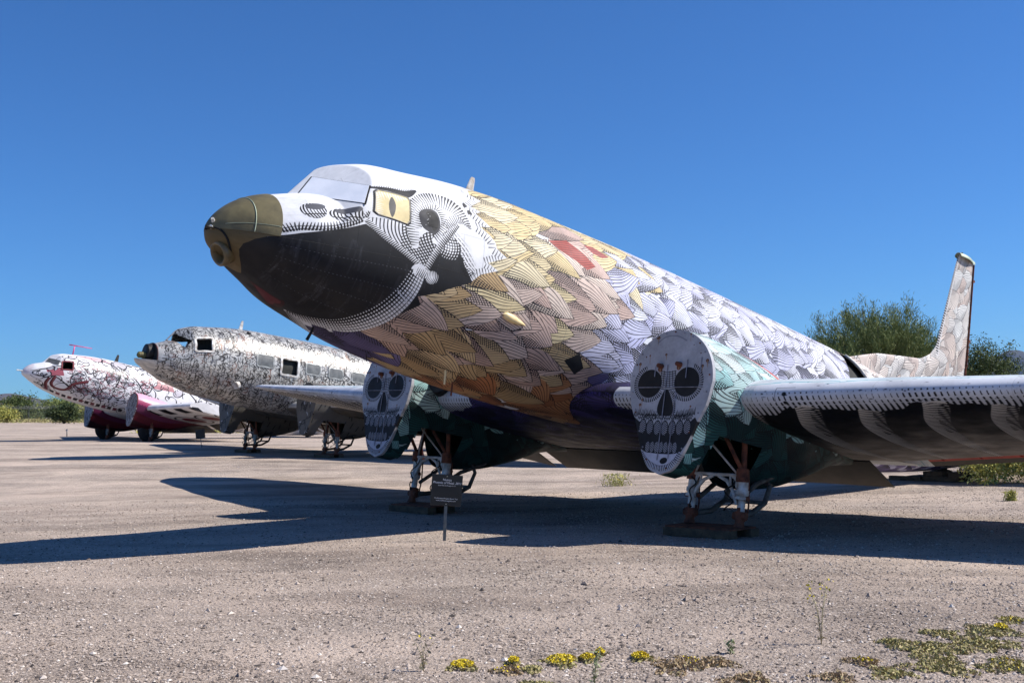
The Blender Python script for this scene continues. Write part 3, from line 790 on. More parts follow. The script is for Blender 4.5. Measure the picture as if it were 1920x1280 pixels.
def fuselage(F, mat, parent, xs, nphi, holes=None, name='fuselage'):
    ph = np.linspace(-math.pi, math.pi, nphi + 1)
    V = surf(xs[:, None], ph[None]); n = len(ph)
    uv = np.stack([np.broadcast_to((xs / 19.2)[:, None], (len(xs), n)), np.broadcast_to((np.abs(ph) / math.pi)[None], (len(xs), n))], -1)
    f = grid_faces(len(xs), n)
    if holes is not None:
        xc = (xs[:-1] + xs[1:]) / 2; pc = (ph[:-1] + ph[1:]) / 2
        keep = ~holes(xc[:, None], pc[None]); f = f[keep.reshape(-1)]
    # drop the seam doubling by keeping per-vertex uv (|phi| is symmetric)
    o = mesh_obj(name, F.loc(V).reshape(-1, 3), f, mat, parent, uv=uv.reshape(-1, 2), smooth=True, recalc=False)
    return o

def rrect(x0, x1, y0, y1, r, n=5):
    out = []
    for cx, cy, a in ((x1 - r, y1 - r, 0), (x0 + r, y1 - r, 90), (x0 + r, y0 + r, 180), (x1 - r, y0 + r, 270)):
        for k in range(n + 1):
            b = R(a + 90 * k / n); out.append((cx + r * math.cos(b), cy + r * math.sin(b)))
    return out

def densify(pts, step=.04):
    out = []
    for i in range(len(pts)):
        a, b = np.array(pts[i]), np.array(pts[(i + 1) % len(pts)]); k = max(1, int(np.hypot(*(b - a)) / step))
        for j in range(k): out.append(tuple(a + (b - a) * j / k))
    return out

def skin_patch(F, name, outline, off, mat, parent, thick=.0, rings=6, side=1, uv=True):
    """a panel that follows the fuselage skin, outline in (X, t) with t = angle*1.25, raised by off"""
    o = np.array(densify(outline)); c = o.mean(0); n = len(o)
    V = []; U = []
    for k in range(rings + 1):
        q = c + (o - c) * (1 - k / rings) if k < rings else np.array([c])
        V.append(surf(q[:, 0], side * q[:, 1] / TC, off)); U.append(np.stack([q[:, 0] / 19.2, np.abs(q[:, 1]) / TC / math.pi], -1))
    edge = surf(o[:, 0], side * o[:, 1] / TC, off - max(thick, .012))
    V = np.concatenate([edge] + V); U = np.concatenate([U[0]] + U)
    f = []
    for k in range(rings):
        for i in range(n): f.append((k * n + i, k * n + (i + 1) % n, (k + 1) * n + (i + 1) % n, (k + 1) * n + i))
    last = (rings) * n
    for i in range(n): f.append((last + i, last + (i + 1) % n, last + n))
    return mesh_obj(name, F.loc(V), f, mat, parent, uv=U, smooth=True, angle=50)

def skin_ring(F, name, outline, w, off, mat, parent, side=1):
    o = np.array(densify(outline)); c = o.mean(0); n = len(o)
    d = o - c; L = np.hypot(d[:, 0], d[:, 1])[:, None]
    q = [(o, -.02), (o, off), (c + d * (L - w * .3) / L, off + .004), (c + d * (L - w) / L, off), (c + d * (L - w) / L, -.04)]
    V = np.concatenate([surf(p[:, 0], side * p[:, 1] / TC, z) for p, z in q]); f = []
    for k in range(4):
        for i in range(n): f.append((k * n + i, k * n + (i + 1) % n, (k + 1) * n + (i + 1) % n, (k + 1) * n + i))
    return mesh_obj(name, F.loc(V), f, mat, parent, smooth=False)

# ---- wings
def wing_geo(y):
    ay = abs(y); t = max(0.0, (ay - 3.6) / 10.9)
    le = 5.30 + 3.50 * t; ch = 4.3 - 2.75 * t; z = -1.12 + 1.02 * t; th = .145 - .065 * t
    if ay > 12.9:
        k = min(1, (ay - 12.9) / 1.6); e = math.sqrt(max(0, 1 - k * k)); full = ch
        ch = max(.02, full * (.12 + .88 * e)); le = le + (full - ch) * .42; th *= max(.25, e)
    return le, ch, z, th

def wing_pt(y, c):
    """c in -1..1: chord fraction, negative on the lower surface"""
    le, ch, z, th = wing_geo(y); c = np.asarray(c, float); x = np.abs(c)
    yt = 5 * th * (.2969 * np.sqrt(x) - .126 * x - .3516 * x ** 2 + .2843 * x ** 3 - .1015 * x ** 4)
    p, mm = .3, .02
    yc = np.where(x < p, mm / p ** 2 * (2 * p * x - x * x), mm / (1 - p) ** 2 * ((1 - 2 * p) + 2 * p * x - x * x))
    zz = z + ch * (yc + np.sign(c) * yt) - x * ch * math.sin(R(2.2))
    return np.stack([le + x * ch, np.full_like(x, y), zz], -1)

def cspace(lo, hi):
    k = np.linspace(-1, 1, 97); c = np.sign(k) * np.abs(k) ** 1.9
    return c[(c >= lo - 1e-6) & (c <= hi + 1e-6)]

def wing(F, mat, parent, side, ya, yb, lower=-1.0, upper=1.0, name='wing', ny=None, cap=True):
    ys = np.linspace(ya, yb, ny or max(3, int((yb - ya) / .35)))
    if yb > 13: ys = np.concatenate([ys[ys < 12.8], 12.9 + 1.6 * np.sin(np.linspace(0, math.pi / 2, 12))])
    cs = cspace(lower, upper)
    if cs[0] > lower + 1e-4: cs = np.concatenate([[lower], cs])
    if cs[-1] < upper - 1e-4: cs = np.concatenate([cs, [upper]])
    V = np.stack([wing_pt(side * y, cs) for y in ys]); n = len(cs)
    i0 = int(np.argmin(np.abs(cs)))
    d = np.linalg.norm(np.diff(V, axis=1), axis=2); arc = np.concatenate([np.zeros((len(ys), 1)), np.cumsum(d, 1)], 1); arc -= arc[:, i0:i0 + 1]
    U = np.stack([np.broadcast_to((ys / 14.6)[:, None], arc.shape), (arc + 4.3) / 8.6], -1)
    f = [tuple(q) for q in grid_faces(len(ys), n)]
    N = V.shape[0] * n
    Vl = V.reshape(-1, 3); Ul = U.reshape(-1, 2)
    if lower <= -1 and upper >= 1:
        for i in range(len(ys) - 1): f.append((i * n, (i + 1) * n, (i + 1) * n + n - 1, i * n + n - 1))
    if cap:
        f.append(tuple(range(n))); f.append(tuple((len(ys) - 1) * n + k for k in range(n)))
    return mesh_obj(name, F.loc(Vl), f, mat, parent, uv=Ul, smooth=True, angle=40)

# ---- engine nacelles
NW = ([0, .23, .44, .65, .84, .95, 1.0], [1, .92, .74, .59, .42, .25, 0.0])
def nac_ring(x, n=72):
    """cross-section of the nacelle at station x as (dy, z); starts at the top, goes round to the outboard side"""
    top = float(pchip(x, [4.7, 5.0, 5.7, 6.6, 7.6, 9.0], [-.44, -.415, -.465, -.62, -.84, -1.30]))
    bot = float(pchip(x, [4.7, 5.0, 5.8, 6.7, 7.5, 8.2, 9.0], [-2.165, -2.17, -2.16, -2.06, -1.81, -1.53, -1.38]))
    hw = float(pchip(x, [4.7, 5.2, 6.0, 7.0, 8.1, 9.0], [.605, .655, .665, .57, .34, .04]))
    zc = float(pchip(x, [4.7, 6, 7.5, 9.0], [-1.055, -1.10, -1.20, -1.34]))
    out = []
    for k in range(n):
        a = 2 * math.pi * k / n
        if math.cos(a) >= 0: y = hw * math.sin(a); z = zc + (top - zc) * math.cos(a)
        else:
            kk = 1 - (1 - abs(math.cos(a))) ** 1.0; r = float(pchip(kk, *NW)) if x < 5.6 else float(np.interp(x, [5.6, 7], [1, 0])) * float(pchip(kk, *NW)) + float(np.interp(x, [5.6, 7], [0, 1])) * math.sqrt(max(0, 1 - kk * kk))
            y = hw * r * (1 if math.sin(a) >= 0 else -1); z = zc - (zc - bot) * kk
        out.append((y, z, a))
    return out

def nacelle(F, mat, disc_mat, parent, side, well=True, front=4.80, ribs=True, rim_mat=None):
    xs = np.concatenate([np.linspace(front, 6.3, 40), np.linspace(6.38, 9.0, 26)])
    n = 96; V = []; U = []; yc = 2.82 * side
    for x in xs:
        for (y, z, a) in nac_ring(x, n):
            V.append((x, yc + y, z)); aa = min(a, 2 * math.pi - a); U.append(((x - 4.6) / 4.4, aa * .8 / (math.pi * .8)))
    V = np.array(V); f = grid_faces(len(xs), n, wrap=True)
    if well:
        cen = V[f].mean(1)
        front_edge = 4.98 + (cen[:, 2] + 2.16) * .25
        m = (cen[:, 0] > front_edge + .1) & (cen[:, 0] < 6.05) & (cen[:, 2] < -1.66 + .06 * (cen[:, 0] - 5))
        f = f[~m]
    nac = mesh_obj('nacelle', F.loc(V), f, mat, parent, uv=np.array(U), smooth=True, recalc=False)
    # front cover plate with a proud rim
    ring = nac_ring(front, 96); pts = [(y, z) for y, z, a in ring]
    off = -.03
    vv = []; uu = []
    for (y, z) in pts: vv.append((front + .02, yc + y * 1.012, z)); uu.append(y)
    for (y, z) in pts: vv.append((front + off, yc + y * 1.012, z))
    nn = len(pts)
    vv.append((front + off, yc, -1.055)); Vd = np.array(vv)
    fd = [(i, (i + 1) % nn, nn + (i + 1) % nn, nn + i) for i in range(nn)] + [(nn + i, nn + (i + 1) % nn, 2 * nn) for i in range(nn)]
    Ud = np.stack([(Vd[:, 1] - yc + .68) / 1.36, (Vd[:, 2] + 1.055 + 1.2) / 1.92], -1)
    plate = mesh_obj('engine_cover', F.loc(Vd), fd, disc_mat, parent, uv=Ud, smooth=False)
    if ribs:
        def rod(name, p, q, r, n, mat):
            b = MB(); P = F.loc(np.array([p, q])); b.tube([P[0], P[1]], r, n); return b.build(name, mat, plate, smooth=True, angle=40)
        for yy, z0, z1 in ((-.24, -1.0, -.88), (.235, -1.02, -.80), (-.055, -1.13, -.86), (.44, -.98, -.78), (-.05, -2.0, -1.15), (.11, -1.98, -1.18)):
            rod('cover_rib', [front - .04, yc + yy, z0], [front - .04, yc + yy, z1], .006, 6, M_SEAM)
        rod('cover_seam', [front - .036, yc - .50, -1.13], [front - .036, yc + .50, -1.13], .005, 6, M_SEAM)
        for yy, zz in ((-.155, -.875), (.125, -.86)):
            rod('pipe_stub', [front - .03, yc + yy, zz], [front - .10, yc + yy, zz], [.034, .026], 14, M_RUST)
        for k, (y, z, a) in enumerate(nac_ring(front, 26)):      # fasteners round the rim
            rod('bolt', [front - .028, yc + y * .94, -1.055 + (z + 1.055) * .955], [front - .040, yc + y * .94, -1.055 + (z + 1.055) * .955], .010, 8, M_RUST if k % 3 == 0 else M_SEAM)
    return nac

# ---- landing gear (wheels removed, standing on its struts) in body coordinates
def gear(F, side, parent, mats, wheel=False):
    white, rust, dark = mats
    yc = 2.82 * side; g = empty('landing_gear'); g.parent = parent
    P = lambda X, Y, Z: F.loc(np.array([X + .06, Y, Z - (.05 if Z < -1.0 and Z > -2.4 else 0)], float))
    gz = F.ground(5.88, yc) + (.13 if not wheel else .0)
    for s in (-1, 1):
        b = MB(); y = yc + s * .375
        top = (5.83, y, -1.93); foot = (5.84, y, gz + .10)
        b.tube([P(*top), P(5.835, y, -2.08), P(5.84, y, gz + .42)], [.062, .066, .066], 18)
        b.tube([P(5.84, y, gz + .42), P(5.84, y, gz + .24)], [.048, .048], 16)
        b.tube([P(5.835, y, -2.20), P(5.835, y, -2.235)], .085, 18); b.tube([P(5.835, y, gz + .50), P(5.835, y, gz + .44)], .080, 18)
        b.build('leg', white, g, smooth=True, angle=35)
        b = MB()
        b.tube([P(5.84, y, gz + .24), P(5.84, y, gz + .06), P(5.84, y, gz)], [.07, .055, .075], 14)
        b.box(P(5.86, y, gz + .16), (.14, .05, .16), bev=.01); b.tube([P(5.84, y - .09, gz + .14), P(5.84, y + .09, gz + .14)], .045, 12)
        b.tube([P(5.93, y + .03, gz + .1), P(5.95, y + .03, -2.3), P(5.92, y + .02, -2.0)], .012, 6)
        b.tube([P(5.80, y, -1.86), P(5.82, y, -2.02)], [.075, .085], 14)
        b.tube([P(5.835, y - .10, -2.215), P(5.835, y + .10, -2.215)], .028, 10)
        b.build('axle_fitting', rust, g, smooth=True, angle=35)
        b = MB()           # rusty truss up into the wheel well
        b.tube([P(5.83, y, -1.93), P(5.72 + .2 * (s < 0), yc + s * .40, -1.35)], .036, 12)
        b.tube([P(5.83, y, -1.93), P(5.35, yc + s * .30, -1.40)], .026, 10)
        b.build('truss_strut', rust, g, smooth=True, angle=35)
    b = MB()               # arched brace with lightening holes: two curved arms and a top web
    ya, yb = yc - .375, yc + .375; X = 5.78
    for s in (-1, 1):
        ye = yc + s * .375
        b.tube([P(X, ye - s * .03, -2.30), P(X, ye - s * .10, -2.14), P(X, ye - s * .20, -2.02), P(X, yc + s * .04, -1.965)], [.016, .022, .024, .02], 8)
        b.tube([P(X, ye, -1.955), P(X, ye - s * .18, -1.945), P(X, yc, -1.95)], [.026, .02, .022], 8)
        b.tube([P(X, ye - s * .16, -1.95), P(X, ye - s * .135, -2.10)], .014, 8)
        b.prism([(0, 0), (.11, 0), (.02, -.16)], P(X, ye - s * .03, -1.955), Vector((0, s, 0)), Vector((0, 0, 1)), Vector((1, 0, 0)), .012)
    b.build('arch_brace', white, g, smooth=True, angle=35)
    b = MB()               # thin diagonal
    b.tube([P(5.5, yc - .1, -1.45), P(5.80, yc + .34, -1.96)], .014, 8); b.tube([P(5.5, yc + .1, -1.45), P(5.80, yc - .34, -1.96)], .014, 8)
    b.build('cross_tie', white, g, smooth=True)
    for s in (-1, 1):      # slack brake hoses down the legs
        b = MB(); y = yc + s * .375; pts = [(5.70 + .05 * math.sin(k * .9), y - s * .09 + .035 * math.sin(k * .7 + s), -2.0 + (gz + .2 + 2.0) * k / 14) for k in range(15)]
        b.tube([P(*q) for q in pts], .009, 6); b.build('hose', M_GAP, g, smooth=True)
    b = MB()               # folding drag strut behind the legs
    for s in (-1, 1):
        y = yc + s * .30
        b.tube([P(5.88, y, gz + .14), P(6.15, y, gz + .20), P(6.42, y, gz + .42), P(6.50, y, gz + .66), P(6.42, y, -1.95)], [.034, .036, .034, .03, .03], 10)
        b.tube([P(5.88, y, gz + .38), P(6.2, y, gz + .62), P(6.62, y, gz + .80)], [.03, .032, .028], 10)
        b.tube([P(6.62, y, gz + .80), P(6.95, y * .5 + yc * .5, -1.75)], [.03, .03], 10)
    b.tube([P(6.42, yc - .30, gz + .42), P(6.42, yc + .30, gz + .42)], .026, 10)
    b.build('drag_strut', dark, g, smooth=True, angle=40)
    if wheel:
        wz = F.ground(5.90, yc); cz = wz + .56
        prof = [(.10, .23), (.14, .30), (.16, .40), (.165, .47), (.13, .53), (.05, .565), (-.05, .565), (-.13, .53), (-.165, .47), (-.16, .40), (-.14, .30), (-.10, .23)]
        n = 40; V = []; f = []
        for k in range(n):
            a = 2 * math.pi * k / n
            for (dy, r) in prof: V.append((5.90 + r * math.cos(a), yc + dy, cz + r * math.sin(a)))
        m = len(prof)
        for k in range(n):
            for j in range(m): f.append((k * m + j, k * m + (j + 1) % m, ((k + 1) % n) * m + (j + 1) % m, ((k + 1) % n) * m + j))
        ty = mesh_obj('tyre', F.loc(np.array(V)), f, M_TYRE, g, smooth=True, angle=40)
        b = MB(); b.tube([P(5.84, yc - .11, cz), P(5.84, yc + .11, cz)], .24, 28); b.tube([P(5.84, yc - .14, cz), P(5.84, yc + .14, cz)], .08, 16); b.build('rim', M_DARKMETAL, ty, smooth=True, angle=35)
    return g

# ---- tail
FIN = [(12.65, 1.06), (14.09, 1.49), (15.31, 1.69), (15.79, 1.76), (16.17, 1.94), (16.36, 2.12), (16.43, 2.25), (16.50, 2.52), (17.02, 4.25), (17.10, 4.38)]
def fin(F, mat, parent, cap_mat, kind=1):
    zs = np.concatenate([np.linspace(.62, 1.0, 4), np.linspace(1.06, 2.3, 26), np.linspace(2.4, 4.38, 20)])
    fx = [p[1] for p in FIN]; fX = [p[0] for p in FIN]
    n = 22; V = []; U = []
    for z in zs:
        le = float(np.interp(z, fx, fX)); te = 17.69 + .09 * (z - 1.95) / 2.45
        th = .30 * (1 - .45 * max(0, z - 1) / 3.5) * min(1, (te - le) / 1.5)
        ring = []
        for k in range(n + 1):
            c = (k / n) ** 1.6; t = 1.9 * (.2969 * math.sqrt(c) - .126 * c - .3516 * c * c + .2843 * c ** 3 - .085 * c ** 4) * th
            ring.append((le + (te - le) * c, t))
        for x, t in ring: V.append((x, t, z)); U.append(((x - 11.8) / 7.8, (z - .4) / 4.4))
        for x, t in ring[::-1]: V.append((x, -t, z)); U.append(((x - 11.8) / 7.8, (z - .4) / 4.4))
    m = 2 * (n + 1); f = [tuple(q) for q in grid_faces(len(zs), m, wrap=True)]; f.append(tuple((len(zs) - 1) * m + k for k in range(m)))
    o = mesh_obj('tail_fin', F.loc(np.array(V)), f, mat, parent, uv=np.array(U), smooth=True, angle=45)
    b = MB(); P = lambda X, Y, Z: F.loc(np.array([X, Y, Z], float))
    secs = []
    for k in range(9):
        u = k / 8; secs.append((17.05 + .73 * u, .04 + .07 * max(0, math.sin(min(1, u * 1.1 + .1) * math.pi)) ** .6, 4.34 + .03 * math.sin(u * math.pi)))
    V = []; 
    for x, w, zt in secs:
        for a in np.linspace(0, math.pi, 9): V.append((x, w * math.cos(a), 4.30 + (zt + .045 - 4.30) * math.sin(a)))
    mesh_obj('fin_tip', F.loc(np.array(V)), grid_faces(9, 9), cap_mat, o, smooth=True)
    b.tube([P(17.22, 0, 4.36), P(17.22, 0, 4.43)], [.022, .018], 12)
    b.build('fin_lamp', M_DARKMETAL, o, smooth=True, angle=40)
    b = MB()
    b.box(P(17.76, 0, 3.15), (.015, .07, 2.3), bev=.0); b.box(P(17.705, 0, 1.5), (.015, .09, 1.0))
    for z in (3.95, 2.6, 1.6): b.box(P(17.82, 0, z), (.10, .03, .05))
    b.build('rudder_hinge', M_RUST, o)
    return o

def stabilizer(F, mat, parent, side):
    V = []; U = []; ys = np.linspace(.15, 4.05, 14)
    k = np.linspace(-1, 1, 41); cs = np.sign(k) * np.abs(k) ** 1.7
    for y in ys:
        t = y / 4.05; le = 15.9 + 1.1 * t; ch = 2.0 - 1.05 * t
        if y > 3.6: ch *= math.sqrt(max(.05, 1 - ((y - 3.6) / .5) ** 2)); 
        for c in cs:
            x = abs(c); yt = .5 * (.2969 * math.sqrt(x) - .126 * x - .3516 * x * x + .2843 * x ** 3 - .1015 * x ** 4)
            V.append((le + x * ch, side * y, .42 + np.sign(c) * yt * ch)); U.append(((le + x * ch - 11.8) / 7.8, (y + .4) / 4.8))
    f = [tuple(q) for q in grid_faces(len(ys), len(cs))]; f.append(tuple((len(ys) - 1) * len(cs) + i for i in range(len(cs))))
    return mesh_obj('stabilizer', F.loc(np.array(V)), f, mat, parent, uv=np.array(U), smooth=True, angle=45)

def flap(F, mat, parent, ya, yb, x0=8.42, dz=-.25, depth=.86):
    """split flap hanging open under the wing"""
    b = MB(); P = lambda X, Y, Z: F.loc(np.array([X, Y, Z], float))
    def hinge(y):
        le, ch, z, th = wing_geo(y); p = wing_pt(y, np.array([-.80]))[0]; return p
    n = 10; V = []; f = []
    for i in range(n + 1):
        y = ya + (yb - ya) * i / n; h = hinge(y); h[2] -= .012; s = wing_geo(y)[1] / 4.3
        e = h + np.array([depth * .86 * s, 0, dz * s])
        nrm = np.array([-dz, 0, depth * .86]); nrm = nrm / np.linalg.norm(nrm) * .012
        V += [h - nrm, e - nrm * .5, e + nrm * .5, h + nrm]
    for i in range(n):
        for k in range(4): f.append((i * 4 + k, i * 4 + (k + 1) % 4, (i + 1) * 4 + (k + 1) % 4, (i + 1) * 4 + k))
    f += [(0, 1, 2, 3), (n * 4, n * 4 + 3, n * 4 + 2, n * 4 + 1)]
    U = [((abs(v[1])) / 14.6, .05 + .0 * v[0] + (v[0] - 8) * .05) for v in V]
    return mesh_obj('wing_flap', F.loc(np.array(V)), f, mat, parent, uv=np.array(U), smooth=False)
# ------------------------------------------------------------------ shared materials
M_RUST = simple('rusty_steel', (128, 74, 52), (66, 38, 30), .8, .2, 9, .4)
M_DARKMETAL = simple('dark_metal', (62, 58, 54), (30, 28, 27), .55, .5, 7, .2)
M_GREYMETAL = simple('grey_metal', (150, 152, 150), (110, 110, 108), .5, .4, 5, .15)
M_CHIPPED = simple('chipped_white_paint', (206, 206, 204), (150, 138, 126), .5, .1, 8, .2)
M_TYRE = simple('tyre_rubber', (34, 33, 33), (22, 22, 22), .85, 0, 12, .2)
M_WHITE = simple('white_panel', (232, 234, 240), (216, 220, 228), .5, 0, 3, .05)
M_GAP = simple('black_gap', (16, 16, 16), (8, 8, 8), .9)
M_INSIDE = simple('cabin_interior', (46, 48, 44), (22, 22, 22), .85, 0, 4)
M_OLIVE = simple('olive_radome', (116, 106, 74), (84, 77, 54), .62, 0, 3.5, .1)
M_BROWNNOSE = simple('tan_nose_skin', (112, 96, 64), (86, 74, 50), .45, 0, 5, .1)
M_GREYSTRUT = simple('worn_grey_strut', (108, 106, 102), (70, 64, 60), .6, .3, 8, .2)
M_CREAM = simple('cream_pod', (238, 214, 160), (226, 198, 140), .45, 0, 9)
M_GREENCAP = simple('pale_green_cap', (176, 186, 162), (140, 150, 132), .6, .2, 8, .2)
M_WOOD = simple('old_timber', (104, 84, 64), (64, 52, 42), .9, 0, 7, .6)
M_RED = simple('red_primer', (176, 62, 50), (140, 46, 38), .65, 0, 5, .1)

def glass_mat(name, tint=(70, 80, 84), rough=.12):
    m, nt, b = new_mat(name)
    c = ramp(nt, noise(nt, 5, 5), [(.3, lin(tint)), (.7, tuple(x * .45 for x in lin(tint)))])
    nt.links.new(c, b.inputs['Base Color']); b.inputs['Roughness'].default_value = rough; b.inputs['Specular IOR Level'].default_value = .7
    return m
M_GLASS = glass_mat('dusty_glass', (112, 112, 108), .35)
M_SEAM = simple('grey_seam', (150, 150, 162), (96, 96, 104), .6, .1, 9)

def add_mast(F, parent, X, h=.30, mat=None, c=.16, lean=.04):
    V = []; z0 = float(kn(X, CT)) - .03
    for z, k in ((z0, 1), (z0 + h * .9, .55), (z0 + h, .35)):
        for a in np.linspace(0, 2 * math.pi, 13)[:-1]:
            V.append((X + lean * (z - z0) / h + c / 2 * k * math.cos(a), .022 * k * math.sin(a), z))
    f = [tuple(q) for q in grid_faces(3, 12, wrap=True)] + [tuple(24 + k for k in range(12))]
    return mesh_obj('antenna_mast', F.loc(np.array(V)), f, mat or M_WHITE, parent, smooth=True, angle=40)

def body_tube(F, name, parent, pts, r, mat, n=10):
    b = MB(); b.tube([F.loc(np.array(p, float)) for p in pts], r, n); return b.build(name, mat, parent, smooth=True, angle=40)

# ------------------------------------------------------------------ first airplane: the bird
def build_bird():
    F = Frame('painted_airplane', .747349, -3.307766, 12.485666, 3.897351, .197851, -.022); E = F.e
    tag(E, 'nearest airplane, painted as a black-beaked bird with yellow and lavender feathers and two skulls', 'airplane', 'painted propeller airplanes in a row')
    mf = img_mat('bird_livery', paint_bird_fuselage().a, .66, .14)
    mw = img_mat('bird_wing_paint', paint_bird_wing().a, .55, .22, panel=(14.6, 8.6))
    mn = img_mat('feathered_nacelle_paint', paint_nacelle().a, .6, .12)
    ms = img_mat('skull_paint', paint_skull().a, .62, .2, panel=(.5, .4))
    mt = img_mat('fin_feather_paint', paint_fin().a, .6, .1, panel=(7.8, 4.4))
    xs = np.concatenate([(np.linspace(0, 1, 26) ** 2) * .3, np.arange(.31, 2.42, .011), np.arange(2.5, 11.6, .1), np.arange(11.62, 12.7, .02), np.arange(12.8, 19.25, .1)])
    def holes(x, p):
        # open cargo door on the port side
        t = p; lo = 11.90 - .39 * (t - .47); hi = lo + .24 + .46 * np.clip((t - .47) / .5, 0, 2)
        return (t > .47) & (t < 1.75) & (x > lo) & (x < hi)
    fu = fuselage(F, mf, E, xs, 360, holes)
    rr = surf(np.array([19.2]), np.linspace(-math.pi, math.pi, 25)[:-1]);
    mesh_obj('tail_cone', F.loc(rr.reshape(-1, 3)), [tuple(range(24))], mf, fu, uv=np.tile([.99, .5], (24, 1)), smooth=False)
    # dark cabin lining behind the door
    V = surf(np.linspace(11.3, 13.2, 12)[:, None], np.linspace(-1.9, 1.9, 40)[None], -.10)
    mesh_obj('cabin_lining', F.loc(V).reshape(-1, 3), grid_faces(12, 40), M_INSIDE, fu, smooth=True)
    b = MB(); tt = np.linspace(.50, 1.6, 14)
    b.tube([F.loc(surf(11.88 - .39 * (t - .47) + .24 + .46 * min(2, (t - .47) / .5) + .01, t, .004)) for t in tt], .028, 8); b.build('door_frame', M_CHIPPED, fu, smooth=True)
    # radome shell over the upper nose
    o = [(.02, .0), (.57, .0), (.575, .9), (.57, 1.5), (.565, 2.06), (.45, 2.09), (.30, 2.12), (.16, 2.1), (.06, 2.05), (.02, 1.9)]
    xr = np.concatenate([(np.linspace(.0, 1, 22) ** 2) * .3, np.linspace(.315, .57, 12)]); pr = np.linspace(-2.07 / TC, 2.07 / TC, 90)
    V = surf(xr[:, None], pr[None], .010); edge = surf(np.array([[.572]]), pr[None], -.004)
    V = np.concatenate([V, edge]); rd = mesh_obj('radome', F.loc(V).reshape(-1, 3), grid_faces(len(xr) + 1, 90), M_OLIVE, fu, smooth=True, angle=60)
    b = MB(); b.tube([F.loc(surf(.335, a, .011)) for a in np.linspace(-.2, 2.06, 50) / 1.0 / 1.0 * .8], .0055, 6)
    b.build('radome_seam', M_GREENCAP, rd, smooth=True)
    b = MB(); b.tube([F.loc(surf(x, (1.72 + .25 * x) / TC, .011)) for x in np.linspace(.1, .56, 20)], .003, 5); b.build('radome_edge', M_GREENCAP, rd, smooth=True)
    for x, t in ((.03, 1.0), (.02, 1.9)):
        b = MB(); p = surf(x, t / TC, .0); q = surf(x, t / TC, .035); q[0] -= .03
        b.tube([F.loc(p), F.loc(q)], [.022, .018], 12); b.build('nose_lamp', M_CHIPPED, rd, smooth=True, angle=40)
    b = MB(); b.tube([F.loc(np.array([.02, .12, -.30])), F.loc(np.array([-.07, .12, -.31]))], [.012, .02], 10); b.build('nose_probe', M_DARKMETAL, rd, smooth=True)
    # air intake tub under the nose
    ax = np.array([-.80, .38, -.46]); ax /= np.linalg.norm(ax); c0 = np.array([.175, .06, -.545])
    u1 = np.array([0, 1, 0.]); u2 = np.cross(ax, u1)
    def ringp(c, r, k, n=40): return [c + r * (u1 * math.cos(a) * k + u2 * math.sin(a)) for a in np.linspace(0, 2 * math.pi, n + 1)[:-1]]
    prof = [(-.25, .10, 1.1), (-.14, .15, 1.1), (-.05, .165, 1.08), (.01, .155, 1.06), (.03, .13, 1.05), (.01, .11, 1.04), (-.04, .085, 1.02), (-.09, .062, 1.0), (-.16, .05, 1.0)]
    V = []
    for d, r, k in prof: V += ringp(c0 + ax * d, r, k)
    f = [tuple(q) for q in grid_faces(len(prof), 40, wrap=True)]
    mesh_obj('nose_intake', F.loc(np.array(V)), f, M_BROWNNOSE, fu, smooth=True)
    V = ringp(c0 + ax * -.14, .055, 1.0); mesh_obj('intake_duct', F.loc(np.array(V)), [tuple(range(40))], M_GAP, fu, smooth=False)
    b = MB(); b.tube([F.loc(surf(.10 + .02 * k, (2.30 + .11 * k) / TC, .012)) for k in range(-6, 9)], .012, 6); b.build('intake_slot', M_GAP, fu, smooth=True)
    # windscreen panes, both sides of the centre post
    for sd in (1, -1):
        windscreen(F, fu, sd, M_WHITE, M_GAP)
    # the yellow eye is the cockpit side window
    eye = [(1.60,1.10),(1.93,1.185),(1.955,1.23),(1.94,1.54),(1.90,1.585),(1.57,1.50),(1.525,1.45),(1.555,1.14)]
    for sd in (1, -1):
        w = skin_ring(F, 'side_window', [((x - 1.74) * 1.06 + 1.74, (y - 1.34) * 1.05 + 1.34) for x, y in eye], .014, .008, M_WINFRAME, fu, sd)
        skin_patch(F, 'window_pane', eye, .006, mf, w, side=sd)
    add_mast(F, fu, 3.55, .29, M_CHIPPED)
    b = MB()
    V = []; 
    for k in range(13):
        u = k / 12; r = .05 * math.sin(math.pi * min(1, u ** .6)) ** .8 + .001
        c = surf(3.46 + .40 * u, (2.40 + .05 * u) / TC, .01)
        for a in np.linspace(0, 2 * math.pi, 15)[:-1]: V.append(c + np.array([0, r * math.cos(a) * .9, r * math.sin(a)]))
    mesh_obj('fairing_pod', F.loc(np.array(V)), [tuple(q) for q in grid_faces(13, 14, wrap=True)], M_CREAM, fu, smooth=True)
    body_tube(F, 'pitot_mast', fu, [(1.56, .02, -1.02), (1.54, .02, -1.11), (1.50, .02, -1.21)], [.012, .016, .02], M_DARKMETAL)
    body_tube(F, 'whip_antenna', fu, [(2.30, .1, -1.2), (2.33, .1, -1.29)], .006, M_DARKMETAL)
    body_tube(F, 'drain_mast', fu, [(3.2, .55, -1.22), (3.2, .57, -1.40)], .012, M_CREAM)
    body_tube(F, 'belly_mast', fu, [(3.5, .35, -1.30), (3.5, .36, -1.48)], .012, M_RUST)
    # wings
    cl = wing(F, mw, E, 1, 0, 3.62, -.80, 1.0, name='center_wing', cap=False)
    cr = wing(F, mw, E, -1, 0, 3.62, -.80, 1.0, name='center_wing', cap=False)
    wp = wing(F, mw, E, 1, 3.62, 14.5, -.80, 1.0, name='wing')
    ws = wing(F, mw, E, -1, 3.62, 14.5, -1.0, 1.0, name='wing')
    # exposed red flap cove with ribs on the port outer wing
    cove = MB(); ya, yb = 3.70, 12.6; n = 44; csq = [.79, .85, .91, .925, .96, .995]
